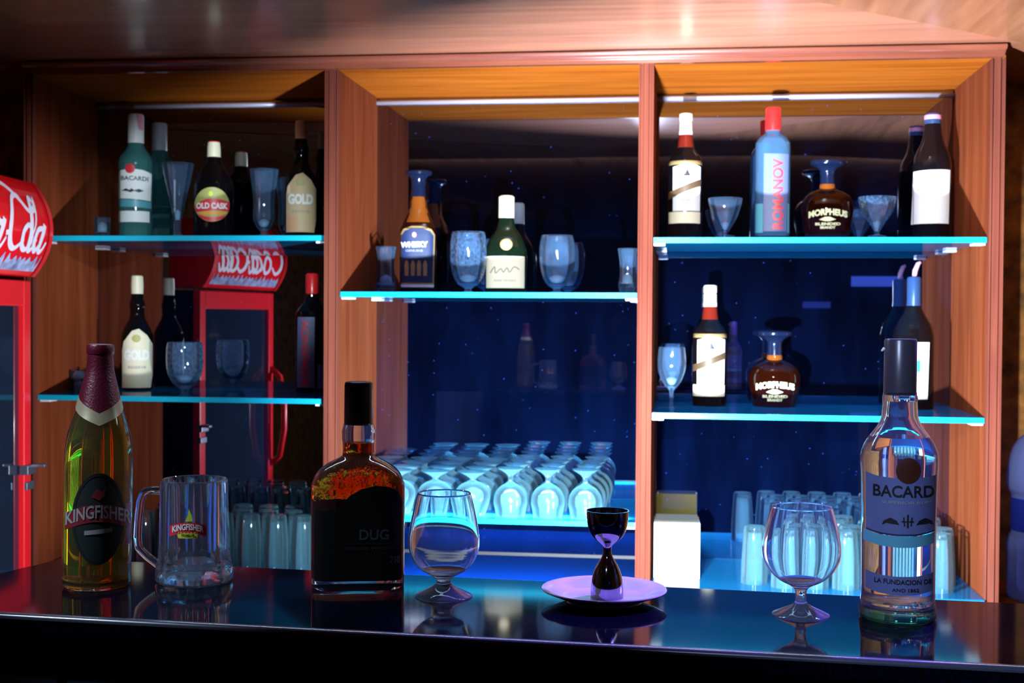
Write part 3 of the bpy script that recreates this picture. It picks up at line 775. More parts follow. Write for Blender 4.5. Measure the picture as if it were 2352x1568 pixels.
lab = b.decal('label', [(1117, 662), (1204, 662), (1204, 590), (1117, 590)], CREAM)
m_ = ribbon([(1126, 628), (1136, 614), (1138, 628), (1150, 618), (1156, 626), (1164, 616), (1170, 626), (1180, 614), (1192, 620)], 1.6)
b.decal2('signature', m_, BLACKP, parent=lab)
b.text('fine_print', 'RARE WHISKY', 1160, 645, 50, 5, GREYP, parent=lab)
b.decal('seal', ell(1162, 563, 14, 13, 20), GOLDP); b.decal('seal_face', ell(1162, 563, 9, 8, 16), CREAM, off=.0009)
vessel('goblet', 'plain short stem goblet right of the cream label bottle on the middle shelf', 'glass', 1279, 3.44, Z_MID,
       [(24, 674), (24, 672), (8, 668), (9, 663), (22, 654), (34, 634), (41, 600), (41, 568), (36, 541)], WARE, floor=656)
vessel('tumbler', 'flared tumbler half hidden by the divider post on the middle shelf', 'glass', 1441, 3.40, Z_MID,
       [(16, 674), (18, 672), (21, 655), (18, 635), (18, 610), (20, 590), (23, 571)], WARE, floor=652)

# ---- left bay, upper shelf
def gold_bottle(px, top, base, z, label, tan):
    b = Item('whisky_bottle', label, 'bottle', px, YB, z)
    base = min(base, b.yb + 1); k = (base - top) / 263.0
    Y = lambda y: base - (541 - y) * k
    b.loft('glass_body', [(33*k, Y(543)), (36*k, Y(538)), (36*k, Y(430)), (34*k, Y(410)), (26*k, Y(392)), (17*k, Y(375)), (16*k, Y(355)), (18*k, Y(345)), (15*k, Y(335)), (13*k, Y(318))], DARKG, sm=2)
    b.loft('cap', [(13.5*k, Y(320)), (14*k, Y(300)), (13*k, Y(280)), (11*k, Y(278))], TANP if tan else CAPC, keep=False)
    x = px
    lab = b.decal('label', [(x-33*k, Y(535)), (x+30*k, Y(535)), (x+34*k, Y(505)), (x+34*k, Y(435)), (x+22*k, Y(415)), (x+4*k, Y(400)), (x-12*k, Y(405)), (x-30*k, Y(430)), (x-33*k, Y(450))], TANP if tan else CREAM)
    b.text('lettering', 'GOLD', x - 1*k, Y(460), 56*k, 24*k, PAPER, parent=lab, bold=.05)
    b.decal('emblem', ell(x - 2*k, Y(422), 10*k, 9*k, 16), OLIVEP, off=.0009, parent=lab)
    b.text('fine_print', 'RESERVE', x, Y(488), 40*k, 6*k, GREYP, parent=lab)
    if tan: b.decal('label_panel', [(x-32*k, Y(530)), (x-8*k, Y(530)), (x-8*k, Y(500)), (x-32*k, Y(500))], PEACH, off=.0008, parent=lab)
    return b
vessel('shot_glass', 'tiny shot glass at the left end of the upper left shelf', 'glass', 235, 3.46, Z_UPL,
       [(14, 545), (16, 543), (17, 525), (18, 500)], WARE, floor=534)
b = Item('rum_bottle', 'clear teal rum bottle with white label and white cap on the upper left shelf', 'bottle', 312, 3.53, Z_UPL)
b.loft('glass_body', [(36, 545), (39, 541), (37, 530), (37, 400), (39, 380), (35, 362), (25, 348), (18, 335), (16, 320), (16, 313)], TEALG, sm=2)
b.loft('collar', [(18, 330), (18, 324), (16, 322)], CAPW, keep=False)
b.loft('cap', [(18, 323), (18, 268), (16, 264)], CAPW, keep=False)
bb = b.body; b.body = (b.prof([(18, 323), (18, 264)]), 2, 1)
b.decal('cap_print', [(318, 300), (328, 302), (328, 266), (312, 266)], PINKP); b.body = bb
lab = b.decal('label', [(275, 458), (345, 463), (347, 400), (328, 394), (300, 391), (275, 395)], PAPER)
b.decal('label_seal', ell(299, 391, 11, 11, 20), REDP, off=.0009, parent=lab)
b.text('lettering', 'BACARDI', 309, 413, 60, 10, BLACKP, parent=lab, slope=-.03, bold=.02)
b.decal('emblem', [(280, 441), (290, 436), (298, 440), (302, 436), (308, 440), (318, 437), (330, 441), (318, 445), (308, 442), (300, 445), (292, 442)], BLACKP, off=.0009, parent=lab)
b.decal('teal_band', [(275, 477), (346, 480), (346, 465), (275, 460)], TEALP)
b.decal('lower_label', [(275, 512), (342, 512), (342, 487), (275, 487)], PAPER)
vessel('pilsner_glass', 'tall conical pilsner glass beside the clear rum bottle on the upper left shelf', 'glass', 408, 3.48, Z_UPL,
       [(22, 545), (22, 543), (9, 538), (7, 525), (8, 510), (12, 490), (21, 450), (30, 410), (35, 385), (36, 376)], WARE, floor=506)
b = Item('rum_bottle', 'dark rum bottle with red oval label on the upper left shelf', 'bottle', 491, YB, Z_UPL)
b.loft('glass_body', [(43, 545), (46, 541), (46, 440), (44, 420), (36, 402), (24, 385), (18, 375), (16, 362)], DARKG, sm=2)
b.loft('cap', [(15.5, 364), (15, 340), (13.5, 328)], CAPC, keep=False)
b.loft('cap_top', [(13.6, 331), (12.5, 326)], REDCAP, keep=False)
lab = b.decal('label', ell(487, 473, 39, 39, 36), OLIVEP)
b.decal('label_panel', [(449, 474), (462, 466), (478, 460), (496, 460), (512, 462), (525, 466), (526, 476), (524, 488), (500, 486), (470, 488), (451, 490)], REDP, off=.0007, parent=lab)
b.decal('label_panel', [(455, 494), (470, 500), (487, 502), (505, 500), (519, 494), (512, 503), (500, 509), (487, 511.5), (474, 509), (462, 503)], REDP, off=.0007, parent=lab)
b.decal('label_panel', [(453, 492), (470, 489), (487, 488), (505, 489), (521, 492), (505, 496), (487, 497), (470, 496)], ORANGEP, off=.0007, parent=lab)
b.text('lettering', 'OLD CASK', 487, 476, 70, 14, PAPER, off=.0011, parent=lab, bold=.04)
b.decal('emblem', ell(484, 449, 5, 6, 12), YELP, off=.0009, parent=lab)
vessel('hurricane_glass', 'curved hurricane glass between the oval label and tan label bottles', 'glass', 606, 3.50, Z_UPL,
       [(22, 545), (22, 543), (8, 538), (8, 532), (18, 520), (25, 500), (24, 475), (25, 450), (30, 415), (33, 390)], WARE, floor=527)
gold_bottle(691, 278, 541, Z_UPL, 'whisky bottle with tan label at the right end of the upper left shelf', True)
# ---- left bay, lower shelf
vessel('shot_glass', 'small clear shot glass behind the beer bottle neck on the lower left shelf', 'glass', 182, 3.42, Z_LOL,
       [(17, 912), (18, 910), (19, 880), (21, 852)], WARE, floor=900)
gold_bottle(315, 633, 906, Z_LOL, 'whisky bottle with pale label behind the foil necked beer bottle', False)
vessel('goblet', 'round bowl goblet alone on the lower left shelf before the reflected fridge', 'glass', 424, 3.42, Z_LOL,
       [(30, 915), (30, 913), (12, 908), (9, 902), (12, 893), (28, 878), (39, 855), (42, 825), (41, 800), (39, 786)], WAREF, floor=886)
b = Item('vodka_bottle', 'dim bottle with red cap and red upright lettering on the lower left shelf', 'bottle', 716, YB, Z_LOL)
b.loft('glass_body', [(36, 915), (38, 911), (38, 735), (34, 715), (24, 700), (16, 690), (14, 672)], DARKG, n=3, asp=.8, sm=2)
b.loft('cap', [(14.5, 675), (14.5, 632), (12, 628)], REDCAP, keep=False)
lab = b.decal('label', [(683, 888), (722, 888), (722, 728), (684, 728)], VIOLF)
b.text('lettering', 'ROMANOV', 701, 808, 150, 17, REDP, parent=lab, rot=PI/2, bold=.04)
b.decal('side_label', [(729, 890), (751, 890), (751, 835), (729, 835)], VIOLF)

# ------------------------------------------------------------------ stacked glasses (each one its own object)
ORD = ['first', 'second', 'third', 'fourth', 'fifth', 'sixth', 'seventh', 'eighth', 'ninth', 'tenth', 'eleventh', 'twelfth']
ROWS = ['front', 'second', 'third', 'rear']
def place(o0, first, loc, label, cat, group):
    o = o0 if first else o0.copy()
    if not first: C.objects.link(o)
    o.location = loc; o.rotation_euler = (0, 0, random.uniform(0, 6)); tag(o, label, cat, group); return o
# inverted goblets on the low middle shelf
gob = [(.036, 0), (.040, .02), (.043, .035), (.040, .055), (.028, .072), (.012, .082), (.006, .088), (.006, .098), (.014, .108), (.030, .118), (.034, .121)]
snf = [(.031, 0), (.040, .025), (.045, .045), (.042, .064), (.028, .078), (.010, .086), (.007, .090), (.012, .096), (.030, .106), (.039, .110)]
def inverted(name, pts, t=.0014):
    pr = smoothprof(pts, 3)
    top = max(z for r, z in pr)
    bowl_end = pts[5][1]
    inner = [(max(r - t, .0005), z) for r, z in pr if z < bowl_end - .004]
    prof = pr + [(.0001, top + .0008)]
    prof = [(.0001, bowl_end - .006)] + inner[::-1] + prof
    return lathe(name, prof, WARES, None, None, 30, ang=55)
g0 = inverted('goblet', gob); s0_ = inverted('snifter', snf)
xs_g = [1176, 1262, 1348, 1434]; xs_s = [831, 917, 1003, 1089]
first = True
for r, Y in enumerate((3.27, 3.366, 3.462, 3.558)):
    for k, px in enumerate(xs_g):
        X = X_at(px, 3.275) + r * .004
        if X + .044 > XB0: continue
        place(g0, first, (X, Y, Z_GL), f'inverted goblet, {ROWS[r]} row, {ORD[3-k]} from the divider post on the low shelf', 'glass', 'inverted goblets on the low middle shelf'); first = False
first = True
for r, Y in enumerate((3.27, 3.366, 3.462, 3.558)):
    for k, px in enumerate(xs_s):
        X = X_at(px, 3.275) + r * .004
        if X - .046 < XA1: continue
        place(s0_, first, (X, Y, Z_GL), f'inverted wide foot snifter, {ROWS[r]} row, {ORD[k]} from left on the low shelf', 'glass', 'inverted snifters on the low middle shelf'); first = False
# inverted tumblers on the base
tum = [(.033, 0), (.032, .05), (.029, .10), (.0265, .135), (.024, .142)]
def inv_tumbler(mat):
    t = .002
    inner = [(r - t, z) for r, z in tum[:4]]; inner[-1] = (inner[-1][0], .128)
    return lathe('tumbler', [(.0001, .127)] + inner[::-1] + tum + [(.0001, .1425)], mat, None, None, 28, ang=35)
t0 = inv_tumbler(WARES); first = True
place(t0, True, (X_at(1733, 3.30, 1250), 3.30, Z_B), 'inverted tumbler standing alone beside the white carton in the right bay', 'glass', 'inverted tumblers in the right bay'); 
for r, Y in enumerate((3.265, 3.345, 3.425, 3.505)):
    k = 0
    for c in range(9):
        X = X_at(1800, 3.3, 1250) + .074 * c + (.02 if r % 2 else 0)
        if X + .034 > XR0: continue
        place(t0, False, (X, Y, Z_B), f'inverted tumbler, {ROWS[r]} row, {ORD[k]} from left in the right bay cluster', 'glass', 'inverted tumblers in the right bay'); k += 1
for r, Y in enumerate((3.275, 3.355, 3.435)):
    k = 0
    for c in range(10):
        X = X_at(330, 3.275, 1250) + .072 * c + (.025 if r % 2 else 0)
        if X + .034 > XA0: continue
        place(t0, False, (X, Y, Z_B), f'inverted tumbler, {ROWS[r]} row, {ORD[k]} from left in the dim left bay', 'glass', 'inverted tumblers in the left bay'); k += 1
# white carton
cp = on_y(1553, 1300, 3.36)
bx = empty('carton', (cp.x, 3.36, Z_B), .03); tag(bx, 'small white carton box with yellow back on the right bay base by the divider', 'box')
bw = .058; bh = lvl(1553, 1200, 3.32) - Z_B
m = MB(); m.box((-bw, -.04, .0), (bw, .03, bh)); m.done('carton_body', BOXW, bx, bevel=.0015)
m = MB(); m.box((-bw + .0005, .0302, .0005), (bw - .0005, .036, bh + .004)); m.done('back_panel', BOXY, bx)
m = MB(); m.prism([(-.041, bh), (.028, bh + .001), (.024, bh + .012), (-.034, bh + .004)], lambda p, t: (-bw + .004 + (2 * bw - .008) * t, p[0], p[1])); m.done('flap', pbr('grey_carton_flap', (.10, .09, .07), .6), bx)

# water jug at the right edge, on a side cupboard
jz = lvl(2352, 1384, 3.36)
m = MB(); jx = X_at(2400, 3.42, 1250)
m.box((XR1 + .004, 3.22, 0), (XR1 + .5, YM + .045, jz)); o = m.done('side_cupboard', WX); tag(o, 'low wooden cupboard under the blue water jug beside the cabinet', 'cupboard')
j = empty('water_jug', (jx, 3.42, jz)); tag(j, 'large translucent blue water jug cut off by the right edge', 'water jug')
R = (jx - X_at(2318, 3.42, 1250)) + .004
hj = lvl(2352, 1010, 3.42) - jz
pj = [(R * .92, 0), (R, .012), (R, .07), (R * .99, .10), (R * 1.03, .125), (R * 1.03, .135), (R * .94, .16), (R * .90, .17), (R * .90, .255), (R * .97, .27), (R * 1.03, .29), (R * 1.02, .32), (R * .95, .36), (R * .75, hj), (R * .35, hj + .03), (.03, hj + .045), (.03, hj + .09), (.028, hj + .092)]
lathe('jug_body', smoothprof(pj, 2), JUG, j, None, 48)
lathe('label_band', [(R * .885, .172), (R * .915, .173), (R * .915, .254), (R * .885, .255)], JUGL, j, None, 48)
lathe('jug_cap', [(.033, hj + .07), (.033, hj + .105), (.03, hj + .108)], CAPBL, j, None, 24)

# ------------------------------------------------------------------ things on the counter
def shell(pr, t, zf):
    return hollow(pr, t, zf)
# beer bottle
b = Item('beer_bottle', 'tall pale beer bottle with maroon foil neck at the left end of the counter', 'bottle', 221, z=ZC, py=1343)
S = b.S
out = b.prof([(70, 1340), (75, 1334), (76, 1325), (77, 1180), (77, 1080), (75.5, 1040), (71, 1000), (62, 970), (52, 940), (42, 900), (34, 868), (29, 845), (26, 800)], 3)
out[0] = (out[0][0], 0)
pr = hollow(out, .0028, .006)
lathe('glass_body', pr, GL, b.root, None, 56, ang=50)
zl = (b.yb - 915) / S
liq = [(max(r - .0026, .001), z) for r, z in out if .0075 < z < zl]
lathe('beer', [(liq[0][0] - .003, .0058)] + liq, LQB, b.root, None, 56)
b.body = (out, 2, 1)
# foil with a V hem, wrapped around the neck
def wrap(part, top, hem_c, hem_e, mat, off, width=None):
    vs = []; fs = []; seg = 64; rows = 14
    for i in range(seg):
        a = 2 * PI * i / seg
        u = abs(((a + PI / 2 + PI) % (2 * PI)) - PI) / PI      # 0 at the front
        u = min(1, abs(math.atan2(math.sin(a + PI/2), math.cos(a + PI/2))) / PI * 2)
        u = u if u <= 1 else 2 - u
        yb_ = hem_c + (hem_e - hem_c) * u
        yt = top if width is None else yb_ - width
        for k in range(rows + 1):
            z = (b.yb - (yb_ + (yt - yb_) * k / rows)) / S
            r = interp(out, z) + off
            vs.append((r * math.cos(a), r * math.sin(a), z))
    for i in range(seg):
        j2 = (i + 1) % seg
        for k in range(rows):
            fs.append([i*(rows+1)+k, j2*(rows+1)+k, j2*(rows+1)+k+1, i*(rows+1)+k+1])
    o = mesh(part, vs, fs, mat, b.root); autosmooth(o, 60); return o
wrap('neck_foil', 802, 946, 905, MAROON, .0008)
wrap('foil_band', None, 972, 931, pbr('pale_gold_foil', (.40, .34, .20), .35, .3), .0010, 27)
b.loft('crown_cap', [(30, 812), (31, 806), (31, 796), (29, 791), (20, 789)], MAROON, keep=False)
lab = b.decal('label', ell(223, 1180, 57, 103, 48), DKGREEN, off=.0005)
ringv = [(223 + 57*math.cos(2*PI*k/48), 1180 + 103*math.sin(2*PI*k/48)) for k in range(48)] + [(223 + 51*math.cos(2*PI*k/48), 1180 + 96*math.sin(2*PI*k/48)) for k in range(48)]
b.decal2('label_rim', (ringv, [[k, (k+1) % 48, 48 + (k+1) % 48, 48 + k] for k in range(48)]), BLACKP, off=.0008, parent=lab)
rv = [(223 + x, 1180 + .0045 * x * x - 33) for x in range(-72, 75, 6)] + [(223 + x, 1180 + .0045 * x * x + 6) for x in range(72, -75, -6)]
b.decal('ribbon', rv, DKRED, off=.0011, parent=lab)
b.text('lettering', 'KINGFISHER', 223, 1163, 142, 30, GREYP, off=.0016, parent=lab, arc=20, bold=.02)
b.decal('small_plate', [(193, 1216), (253, 1210), (253, 1200), (193, 1206)], GREYP, off=.0012, parent=lab)
b.decal('bird_emblem', [(206, 1130), (218, 1112), (230, 1118), (238, 1108), (234, 1128), (224, 1138)], DKRED, off=.0012, parent=lab)
b.decal('side_label', [(281, 1150), (294, 1150), (297, 1180), (292, 1245), (276, 1245), (285, 1200)], DKRED, off=.0005)
b.root.rotation_euler = (0, math.radians(1.0), b.rz)

# beer mug
it = Item('beer_mug', 'heavy glass beer mug with printed badge left of the amber bottle', 'mug', 446, z=ZC, py=1334)
S = it.S
op = it.prof([(80, 1334), (86, 1328), (86, 1315), (82, 1298), (77, 1275), (75, 1240), (74, 1180), (73, 1110), (73, 1101)]); op[0] = (op[0][0], 0)
inn = [(.0001, (it.yb - 1297) / S), (55 / S, (it.yb - 1298) / S), (62 / S, (it.yb - 1285) / S), (65 / S, (it.yb - 1240) / S), (66 / S, (it.yb - 1110) / S), (69 / S, (it.yb - 1100) / S)]
vs = []; fs = []; seg = 48
prof_all = [(.0001, 0)] + [(r, z, 1) for r, z in op] + [(71.5 / S, (it.yb - 1098) / S)] + inn[::-1]
for q in prof_all:
    r, z = q[0], q[1]
    for k in range(seg):
        a = 2 * PI * k / seg
        rr = r
        if len(q) == 3 and (it.yb - 1305) / S < z < (it.yb - 1105) / S:      # flat panels around the outside
            ph = (k % 6) / 6 * 2 * PI / 8 - PI / 8
            rr = r * math.cos(PI / 8) / math.cos(ph) * 1.045
        elif len(q) == 3:
            rr = r * (1 + .012 * math.cos(a * 16))
        vs.append((rr * math.cos(a), rr * math.sin(a), z))
m_ = len(prof_all)
for i in range(m_ - 1):
    for k in range(seg):
        l = (k + 1) % seg; fs.append([i*seg+k, i*seg+l, (i+1)*seg+l, (i+1)*seg+k])
fs.append(list(range(seg))[::-1]); fs.append([(m_-1)*seg+k for k in range(seg)])
o = mesh('mug_body', vs, fs, GLM, it.root); autosmooth(o, 22)
hp = [(372, 1128), (340, 1128), (324, 1134), (316, 1155), (311, 1200), (309, 1240), (312, 1262), (332, 1281), (368, 1306)]
pp = [Vector(((x - it.cx) / S * math.cos(.42) * 1.02, -(x - it.cx) / S * math.sin(.42), (it.yb - y) / S)) for x, y in hp]
m = MB(); 
sp = []
for i in range(len(pp) - 1):
    for k in range(3): sp.append(pp[i].lerp(pp[i+1], k / 3))
sp.append(pp[-1])
m.tube(sp, 9.5 / S, 14); m.done('handle', GLM, it.root, smooth=True)
pf = []
vsf = []; fsf = []; sg = 64
rows = [(20, 1336), (72, 1334), (80, 1329), (80, 1318), (72, 1309), (50, 1304), (10, 1303)]
for hw_, y in rows:
    for k in range(sg):
        a = 2 * PI * k / sg; rr = hw_ / S * (1 - (.06 if (k // 2) % 2 else 0)); vsf.append((rr * math.cos(a), rr * math.sin(a), max(.0015, (it.yb - y) / S)))
for i in range(len(rows) - 1):
    for k in range(sg):
        l = (k + 1) % sg; fsf.append([i*sg+k, i*sg+l, (i+1)*sg+l, (i+1)*sg+k])
fsf.append(list(range(sg))[::-1]); fsf.append([(len(rows)-1)*sg+k for k in range(sg)])
mesh('cut_base_glow', vsf, fsf, hazy('cut_glow_glass', (.9, .95, 1), .38, (.62, .80, 1.0), ior=1.5, rough=.05), it.root)  # faceted insert whose pale haze stands in for light in the base
it.body = (op, 2, 1)
rv = [(432 + x, 1186 + .006 * x * x) for x in range(-40, 41, 5)] + [(432 + x, 1210 + .006 * x * x) for x in range(40, -41, -5)]
bad = it.decal('badge', rv, REDP, off=.0040)
it.text('badge_lettering', 'KINGFISHER', 432, 1196, 68, 14, PAPER, off=.0046, parent=bad, arc=7, bold=.03)
it.decal('badge_plate', [(412, 1222), (452, 1222), (454, 1213), (450, 1208), (412, 1208), (409, 1215)], YELP, off=.0040, parent=bad)
it.text('plate_lettering', 'PREMIUM', 432, 1215, 28, 6, BLACKP, off=.0046, parent=bad)
it.decal('bird_print', [(426, 1184), (432, 1170), (434, 1156), (440, 1170), (443, 1184)], YELP, off=.0040, parent=bad)

# amber whisky bottle
b = Item('whisky_bottle', 'large square shouldered amber whisky bottle in the foreground with black label', 'bottle', 822, z=ZC, py=1344)
S = b.S
out = b.prof([(98, 1344), (104, 1338), (106, 1325), (106, 1130), (104, 1108), (97, 1088), (82, 1072), (60, 1058), (44, 1050), (37, 1044), (35.5, 1036), (36, 1015), (38, 1005), (38, 988), (34, 972), (31, 968)], 2)
out[0] = (out[0][0], 0)
def superlathe(part, prof, mat, n_of, asp_of, parent, seg=64, ang=45):
    vs = []; fs = []
    for r, z in prof: vs += ring(max(r, 1e-5), z, seg, n_of(r), asp_of(r))
    for i in range(len(prof) - 1):
        for k in range(seg):
            l = (k + 1) % seg; fs.append([i*seg+k, i*seg+l, (i+1)*seg+l, (i+1)*seg+k])
    fs.append(list(range(seg))[::-1]); fs.append([(len(prof)-1)*seg+k for k in range(seg)])
    o = mesh(part, vs, fs, mat, parent); autosmooth(o, ang); return o
rn, rb = 38 / S, 106 / S
def q(r): return max(0, min(1, (r - rn) / (rb - rn)))
nf = lambda r: 2 + 2.6 * q(r); af = lambda r: 1 - .42 * q(r)
superlathe('glass_body', hollow(out, .0030, .012), GL, nf, af, b.root)
zl = (b.yb - 1014) / S
liq = [(max(r - .0028, .001), z) for r, z in out if .0135 < z < zl]
superlathe('spirit', [(liq[0][0] - .004, .0118)] + liq, LQA, nf, af, b.root)
b.body = (out, 4.6, .58)
b.loft('cap', [(32.5, 974), (33, 968), (32.5, 882), (31, 877), (26, 875)], CAPB, keep=False)
x = 822
lab = b.decal('label', [(x-97, 1322), (x+97, 1322), (x+98, 1140), (x+90, 1122), (x+70, 1110), (x+40, 1107), (x+8, 1114), (x-20, 1130), (x-38, 1152), (x-52, 1162), (x-97, 1164)], BLACKL, off=.0006)
b.text('lettering', 'DUG', 858, 1217, 66, 24, pbr('faint_print', (.05, .055, .08), .4), off=.0012, parent=lab, bold=.02)
b.decal('rule', [(790, 1238), (908, 1238), (908, 1236), (790, 1236)], BLACKP, off=.0012, parent=lab)
b.text('small_print', 'DELUXE WHISKY', 850, 1248, 110, 7, pbr('faint_print_grey', (.03, .03, .03), .4), off=.0012, parent=lab)
b.text('corner_print', '750', 905, 1275, 22, 16, pbr('faint_print_green', (.08, .10, .09), .4), off=.0012, parent=lab)
# back label seen dark through the spirit
pb = [(x-96, 1310), (x+96, 1310), (x+96, 1150), (x-96, 1150)]
vsb = [((xx - b.cx) / S, (b.yb - yy) / S) for xx, yy in pb]
def backm(xx, z):
    p = b.surf(xx, z, .0006); return (p[0], -p[1], p[2])
flatgeo(vsb, [[0, 1, 2, 3]], backm, 'back_label', BLACKL, b.root, .006)

# snifters
def snifter(px, py, pts, label, floor):
    it = Item('brandy_snifter', label, 'glass', px, z=ZC, py=py, root=False)
    pr = it.prof(pts, 4); pr[0] = (pr[0][0], 0)
    o = lathe('brandy_snifter', hollow(pr, .0013, (it.yb - floor) / it.S), GLS, None, it.p, 64, ang=60)
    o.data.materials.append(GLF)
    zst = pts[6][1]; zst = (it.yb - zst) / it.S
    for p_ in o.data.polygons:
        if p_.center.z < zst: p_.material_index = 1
    tag(o, label, 'glass'); return it
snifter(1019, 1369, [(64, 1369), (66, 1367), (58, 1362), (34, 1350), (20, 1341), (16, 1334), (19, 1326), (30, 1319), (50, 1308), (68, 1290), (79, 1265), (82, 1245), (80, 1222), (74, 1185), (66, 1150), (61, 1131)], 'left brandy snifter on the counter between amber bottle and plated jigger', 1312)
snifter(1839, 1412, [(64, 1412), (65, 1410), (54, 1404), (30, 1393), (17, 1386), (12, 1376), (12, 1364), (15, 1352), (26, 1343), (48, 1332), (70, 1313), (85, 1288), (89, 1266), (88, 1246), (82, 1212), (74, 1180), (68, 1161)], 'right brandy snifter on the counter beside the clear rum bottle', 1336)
# plate and jigger
it = Item('saucer', 'shallow pale ceramic saucer under the metal jigger', 'plate', 1387, z=ZC, py=1380, root=False)
S = it.S
pp_ = [(.0001, .0), (84, 0), (88, 1), (86, 4), (100, 10), (125, 20), (142, 27), (144, 29), (143, 31), (138, 30.5), (118, 23), (98, 14), (88, 10.5), (40, 9), (.0001, 9)]
o = lathe('saucer', [(r / S if r > .001 else r, z / S) for r, z in pp_], PLATE, None, it.p, 64, ang=60)
tag(o, 'shallow pale ceramic saucer under the metal jigger', 'plate')
jg = Item('jigger', 'double ended steel jigger standing on the saucer', 'jigger', 1394, z=ZC + 9.1 / S, py=1367, root=False)
jg.p = Vector((it.p.x + 7 / S, it.p.y, ZC + 9.15 / S)); jg.cx, jg.yb, jg.w = proj(jg.p); jg.S = FPX / jg.w
pr = jg.prof([(38, 1364), (37, 1345), (33, 1320), (24, 1297), (14, 1280), (9.5, 1266), (10, 1254), (26, 1240), (38, 1226), (45, 1208), (48, 1188), (49, 1171)], 3); pr[0] = (pr[0][0], 0)
lo = [(max(r - .0008, .0005), z) for r, z in pr if z < (jg.yb - 1285) / jg.S]
prof = [(.0001, lo[-1][1])] + lo[::-1] + pr
up = [(max(r - .0008, .0005), z) for r, z in pr if z > (jg.yb - 1236) / jg.S]
prof = prof + up[::-1] + [(.0001, up[0][1])]
o = lathe('jigger', prof, STEEL, None, jg.p, 56, ang=60); tag(o, 'double ended steel jigger standing on the saucer', 'jigger')

# clear rum bottle in the foreground
b = Item('rum_bottle', 'large clear rum bottle with dark cap at the right end of the counter', 'bottle', 2061, z=ZC, py=1417)
S = b.S
out = b.prof([(80, 1417), (86, 1411), (87, 1402), (83, 1375), (82, 1340), (83, 1200), (85, 1100), (87, 1060), (85, 1038), (77, 1016), (64, 996), (51, 978), (43, 962), (40, 948), (38, 915), (37, 900)], 3); out[0] = (out[0][0], 0)
lathe('glass_body', hollow(out, .0028, .013), GL, b.root, None, 64, ang=50)
zl = (b.yb - 1000) / S
liq = [(max(r - .0026, .001), z) for r, z in out if .0145 < z < zl]
lathe('rum', [(liq[0][0] - .004, .0128)] + liq, LQC, b.root, None, 64)
lathe('base_tint', [(60 / S, .0016), (76 / S, .002), (81 / S, .005), (78 / S, .009), (60 / S, .0112)], GREENB, b.root, None, 48)
b.body = (out, 2, 1)
b.loft('cap', [(36.5, 905), (36.5, 782), (34, 778)], CAPD, keep=False)
m = MB(); m.tube([(-36 / S, -.004, (b.yb - 800) / S), (-42 / S, -.006, (b.yb - 806) / S)], [4 / S, 2 / S], 8); m.done('seal_tab', CAPW, b.root)
b.loft('collar', [(39, 920), (39.5, 912), (38, 906)], GL, keep=False)
x = 2061
lab = b.decal('label', [(1990, 1206), (2020, 1211), (2060, 1213), (2100, 1212), (2140, 1206), (2142, 1082), (2110, 1086), (2060, 1088), (2010, 1084), (1988, 1078)], VIOLF, off=.0005)
b.decal('label_rule', [(1990, 1210), (2020, 1215), (2060, 1217), (2100, 1216), (2140, 1210), (2140, 1206), (2100, 1212), (2060, 1213), (2020, 1211), (1990, 1206)], NAVYP, off=.0006, parent=lab)
b.decal('label_seal', ell(2081, 1070, 27, 29, 28), pbr('dark_seal', (.06, .015, .008), .4), off=.0010, parent=lab)
b.text('lettering', 'BACARD', 2071, 1117, 132, 27, BLACKP, off=.0010, parent=lab, bold=.02, step=.003)
b.text('small_print', 'SUPERIOR RUM', 2078, 1142, 108, 7, GREYP, off=.0010, parent=lab, bold=0)
for sx in (-1, 1):
    b.decal('laurel_print', [(2081 + sx * 18, 1192), (2081 + sx * 24, 1182), (2081 + sx * 38, 1176), (2081 + sx * 52, 1184), (2081 + sx * 56, 1194), (2081 + sx * 46, 1188), (2081 + sx * 36, 1190), (2081 + sx * 26, 1190)], BLACKP, off=.0010, parent=lab)
b.decal2('crest_print', merge([ribbon([(2081, 1198), (2081, 1168)], 4), ribbon([(2074, 1194), (2072, 1174)], 3), ribbon([(2088, 1194), (2090, 1174)], 3), ribbon([(2068, 1184), (2094, 1184)], 3)]), BLACKP, off=.0010, parent=lab)
b.decal('teal_band', [(1984, 1236), (2020, 1241), (2060, 1243), (2100, 1242), (2139, 1236), (2140, 1211), (2100, 1217), (2060, 1218), (2020, 1216), (1984, 1210)], TEALP, off=.0005)
lab2 = b.decal('lower_label', [(1990, 1343), (2020, 1348), (2060, 1350), (2100, 1349), (2138, 1343), (2138, 1302), (2100, 1307), (2060, 1308), (2020, 1307), (1990, 1302)], VIOLF, off=.0005)
b.text('lower_lettering', 'LA FUNDACION DE', 2072, 1320, 124, 11, BLACKP, off=.0010, parent=lab2, bold=.02)
b.text('lower_lettering', 'ANO 1862', 2078, 1338, 58, 8, BLACKP, off=.0010, parent=lab2, bold=.02)

# ------------------------------------------------------------------ dim room behind the camera, seen in the mirrors
def wall_panel(px, py, wpx, hpx, col, s, label):
    """lit panel on the far wall, found by following the sight line through the mirror"""
    d = ray(px, py); hit = EYE + d * ((YM - .006 - EYE.y) / d.y)
    r = Vector((d.x, -d.y, d.z)); t = (RY0 + .03 - hit.y) / r.y; p = hit + r * t
    D = (p - hit).length + (hit - EYE).length
    hw_, hh_ = wpx / FPX * D / 2, hpx / FPX * D / 2
    p.y = RY0
    m = MB(); m.box((-hw_, .0, -hh_), (hw_, .03, hh_)); o = m.done('wall_lamp', emit('panel_glow_%d' % px, col, s), None, p)
    tag(o, label, 'wall lamp', None, 'thing'); return o
wall_panel(2015, 646, 110, 22, (.08, .16, .9), 1.0, 'wide blue lit panel reflected in the right mirror beside the wine bottle')
wall_panel(1876, 700, 60, 14, (.06, .10, .6), .55, 'short faint blue lit panel on the far wall, reflected above the lower decanter')

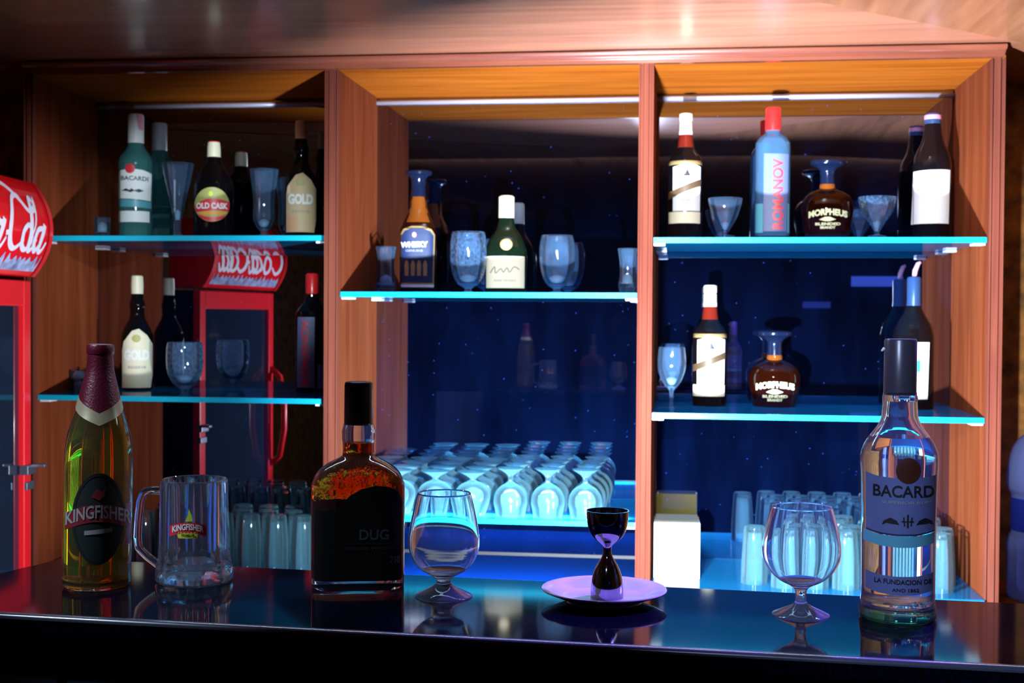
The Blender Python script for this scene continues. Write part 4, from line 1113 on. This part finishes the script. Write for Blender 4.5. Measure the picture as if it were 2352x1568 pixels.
# ------------------------------------------------------------------ light
def lamp(kind, name, loc, target, energy, col, **kw):
    l = bpy.data.lights.new(name, kind); l.energy = energy; l.color = col
    for k, v in kw.items(): setattr(l, k, v)
    o = bpy.data.objects.new(name, l); C.objects.link(o); o.location = loc
    if target is not None:
        o.rotation_euler = (Vector(target) - Vector(loc)).to_track_quat('-Z', 'Y').to_euler()
    return o
lamp('SPOT', 'under_bar_spot', (-.14, 2.03, 1.02), (.22, 3.3, 1.22), 640, (.66, .82, 1.0), spot_size=math.radians(120), spot_blend=.65, shadow_soft_size=.022)
lamp('SPOT', 'fridge_fill', (-.14, 2.06, 1.0), (-1.56, 2.80, 1.22), 150, (.85, .88, 1.0), spot_size=math.radians(44), spot_blend=.5, shadow_soft_size=.022)  # extra spot added to brighten the fridge
lamp('SPOT', 'left_bay_fill', (-.19, .35, 2.04), (-1.33, 3.5, 1.58), 290, (.75, .92, 1.0), spot_size=math.radians(15), spot_blend=.6, shadow_soft_size=.015)  # added lamp, lights the left bay's labels from the front
lamp('SPOT', 'violet_spot', (.55, 1.9, 2.0), (.06, 1.44, 1.1), 230, (.22, .10, 1.0), spot_size=math.radians(30), spot_blend=.6, shadow_soft_size=.02)
lamp('SPOT', 'front_fill', (-.19, .35, 1.96), (.62, 2.2, .95), 60, (.50, .62, 1.0), spot_size=math.radians(40), spot_blend=.7, shadow_soft_size=.02)  # added unseen lamp, brightens the rum bottle and the jug
lamp('SPOT', 'shelf_fill', (-.19, .35, 1.76), (.16, 3.5, 1.33), 470, (.85, .93, 1.0), spot_size=math.radians(31), spot_blend=.35, shadow_soft_size=.02)  # added unseen lamp, brightens the bottles on the shelves
lamp('AREA', 'over_bar_strip', (-.1, 2.02, 2.0), (-.1, 1.30, 1.28), 12, (.55, .72, 1.0), shape='RECTANGLE', size=2.2, size_y=.02)
lamp('SPOT', 'mug_fill', (-1.254, .95, 2.05), (-.56, 1.50, 1.14), 60, (.62, .78, 1.0), spot_size=math.radians(24), spot_blend=.6, shadow_soft_size=.012)  # invented downlight that lifts the mug and beer bottle
lamp('AREA', 'low_shelf_led', ((XA1 + XB0) / 2, 3.26, Z_GL - .03), ((XA1 + XB0) / 2, 3.34, 1.4), 36, (.45, .85, 1.0), shape='RECTANGLE', size=XB0 - XA1 - .06, size_y=.012)

w = bpy.data.worlds.new('night'); SC.world = w; w.use_nodes = True
w.node_tree.nodes['Background'].inputs[0].default_value = (.01, .015, .05, 1); w.node_tree.nodes['Background'].inputs[1].default_value = .3

# ------------------------------------------------------------------ colour and sampling
vs_ = SC.view_settings
vs_.view_transform = 'Standard'; vs_.look = 'None'; vs_.gamma = 1; vs_.exposure = 0; vs_.use_curve_mapping = False
cy = SC.cycles
cy.use_denoising = True
cy.max_bounces = 26; cy.transmission_bounces = 22; cy.transparent_max_bounces = 40; cy.glossy_bounces = 10; cy.diffuse_bounces = 3
cy.sample_clamp_indirect = 6; cy.caustics_reflective = True; cy.caustics_refractive = True; cy.blur_glossy = .4
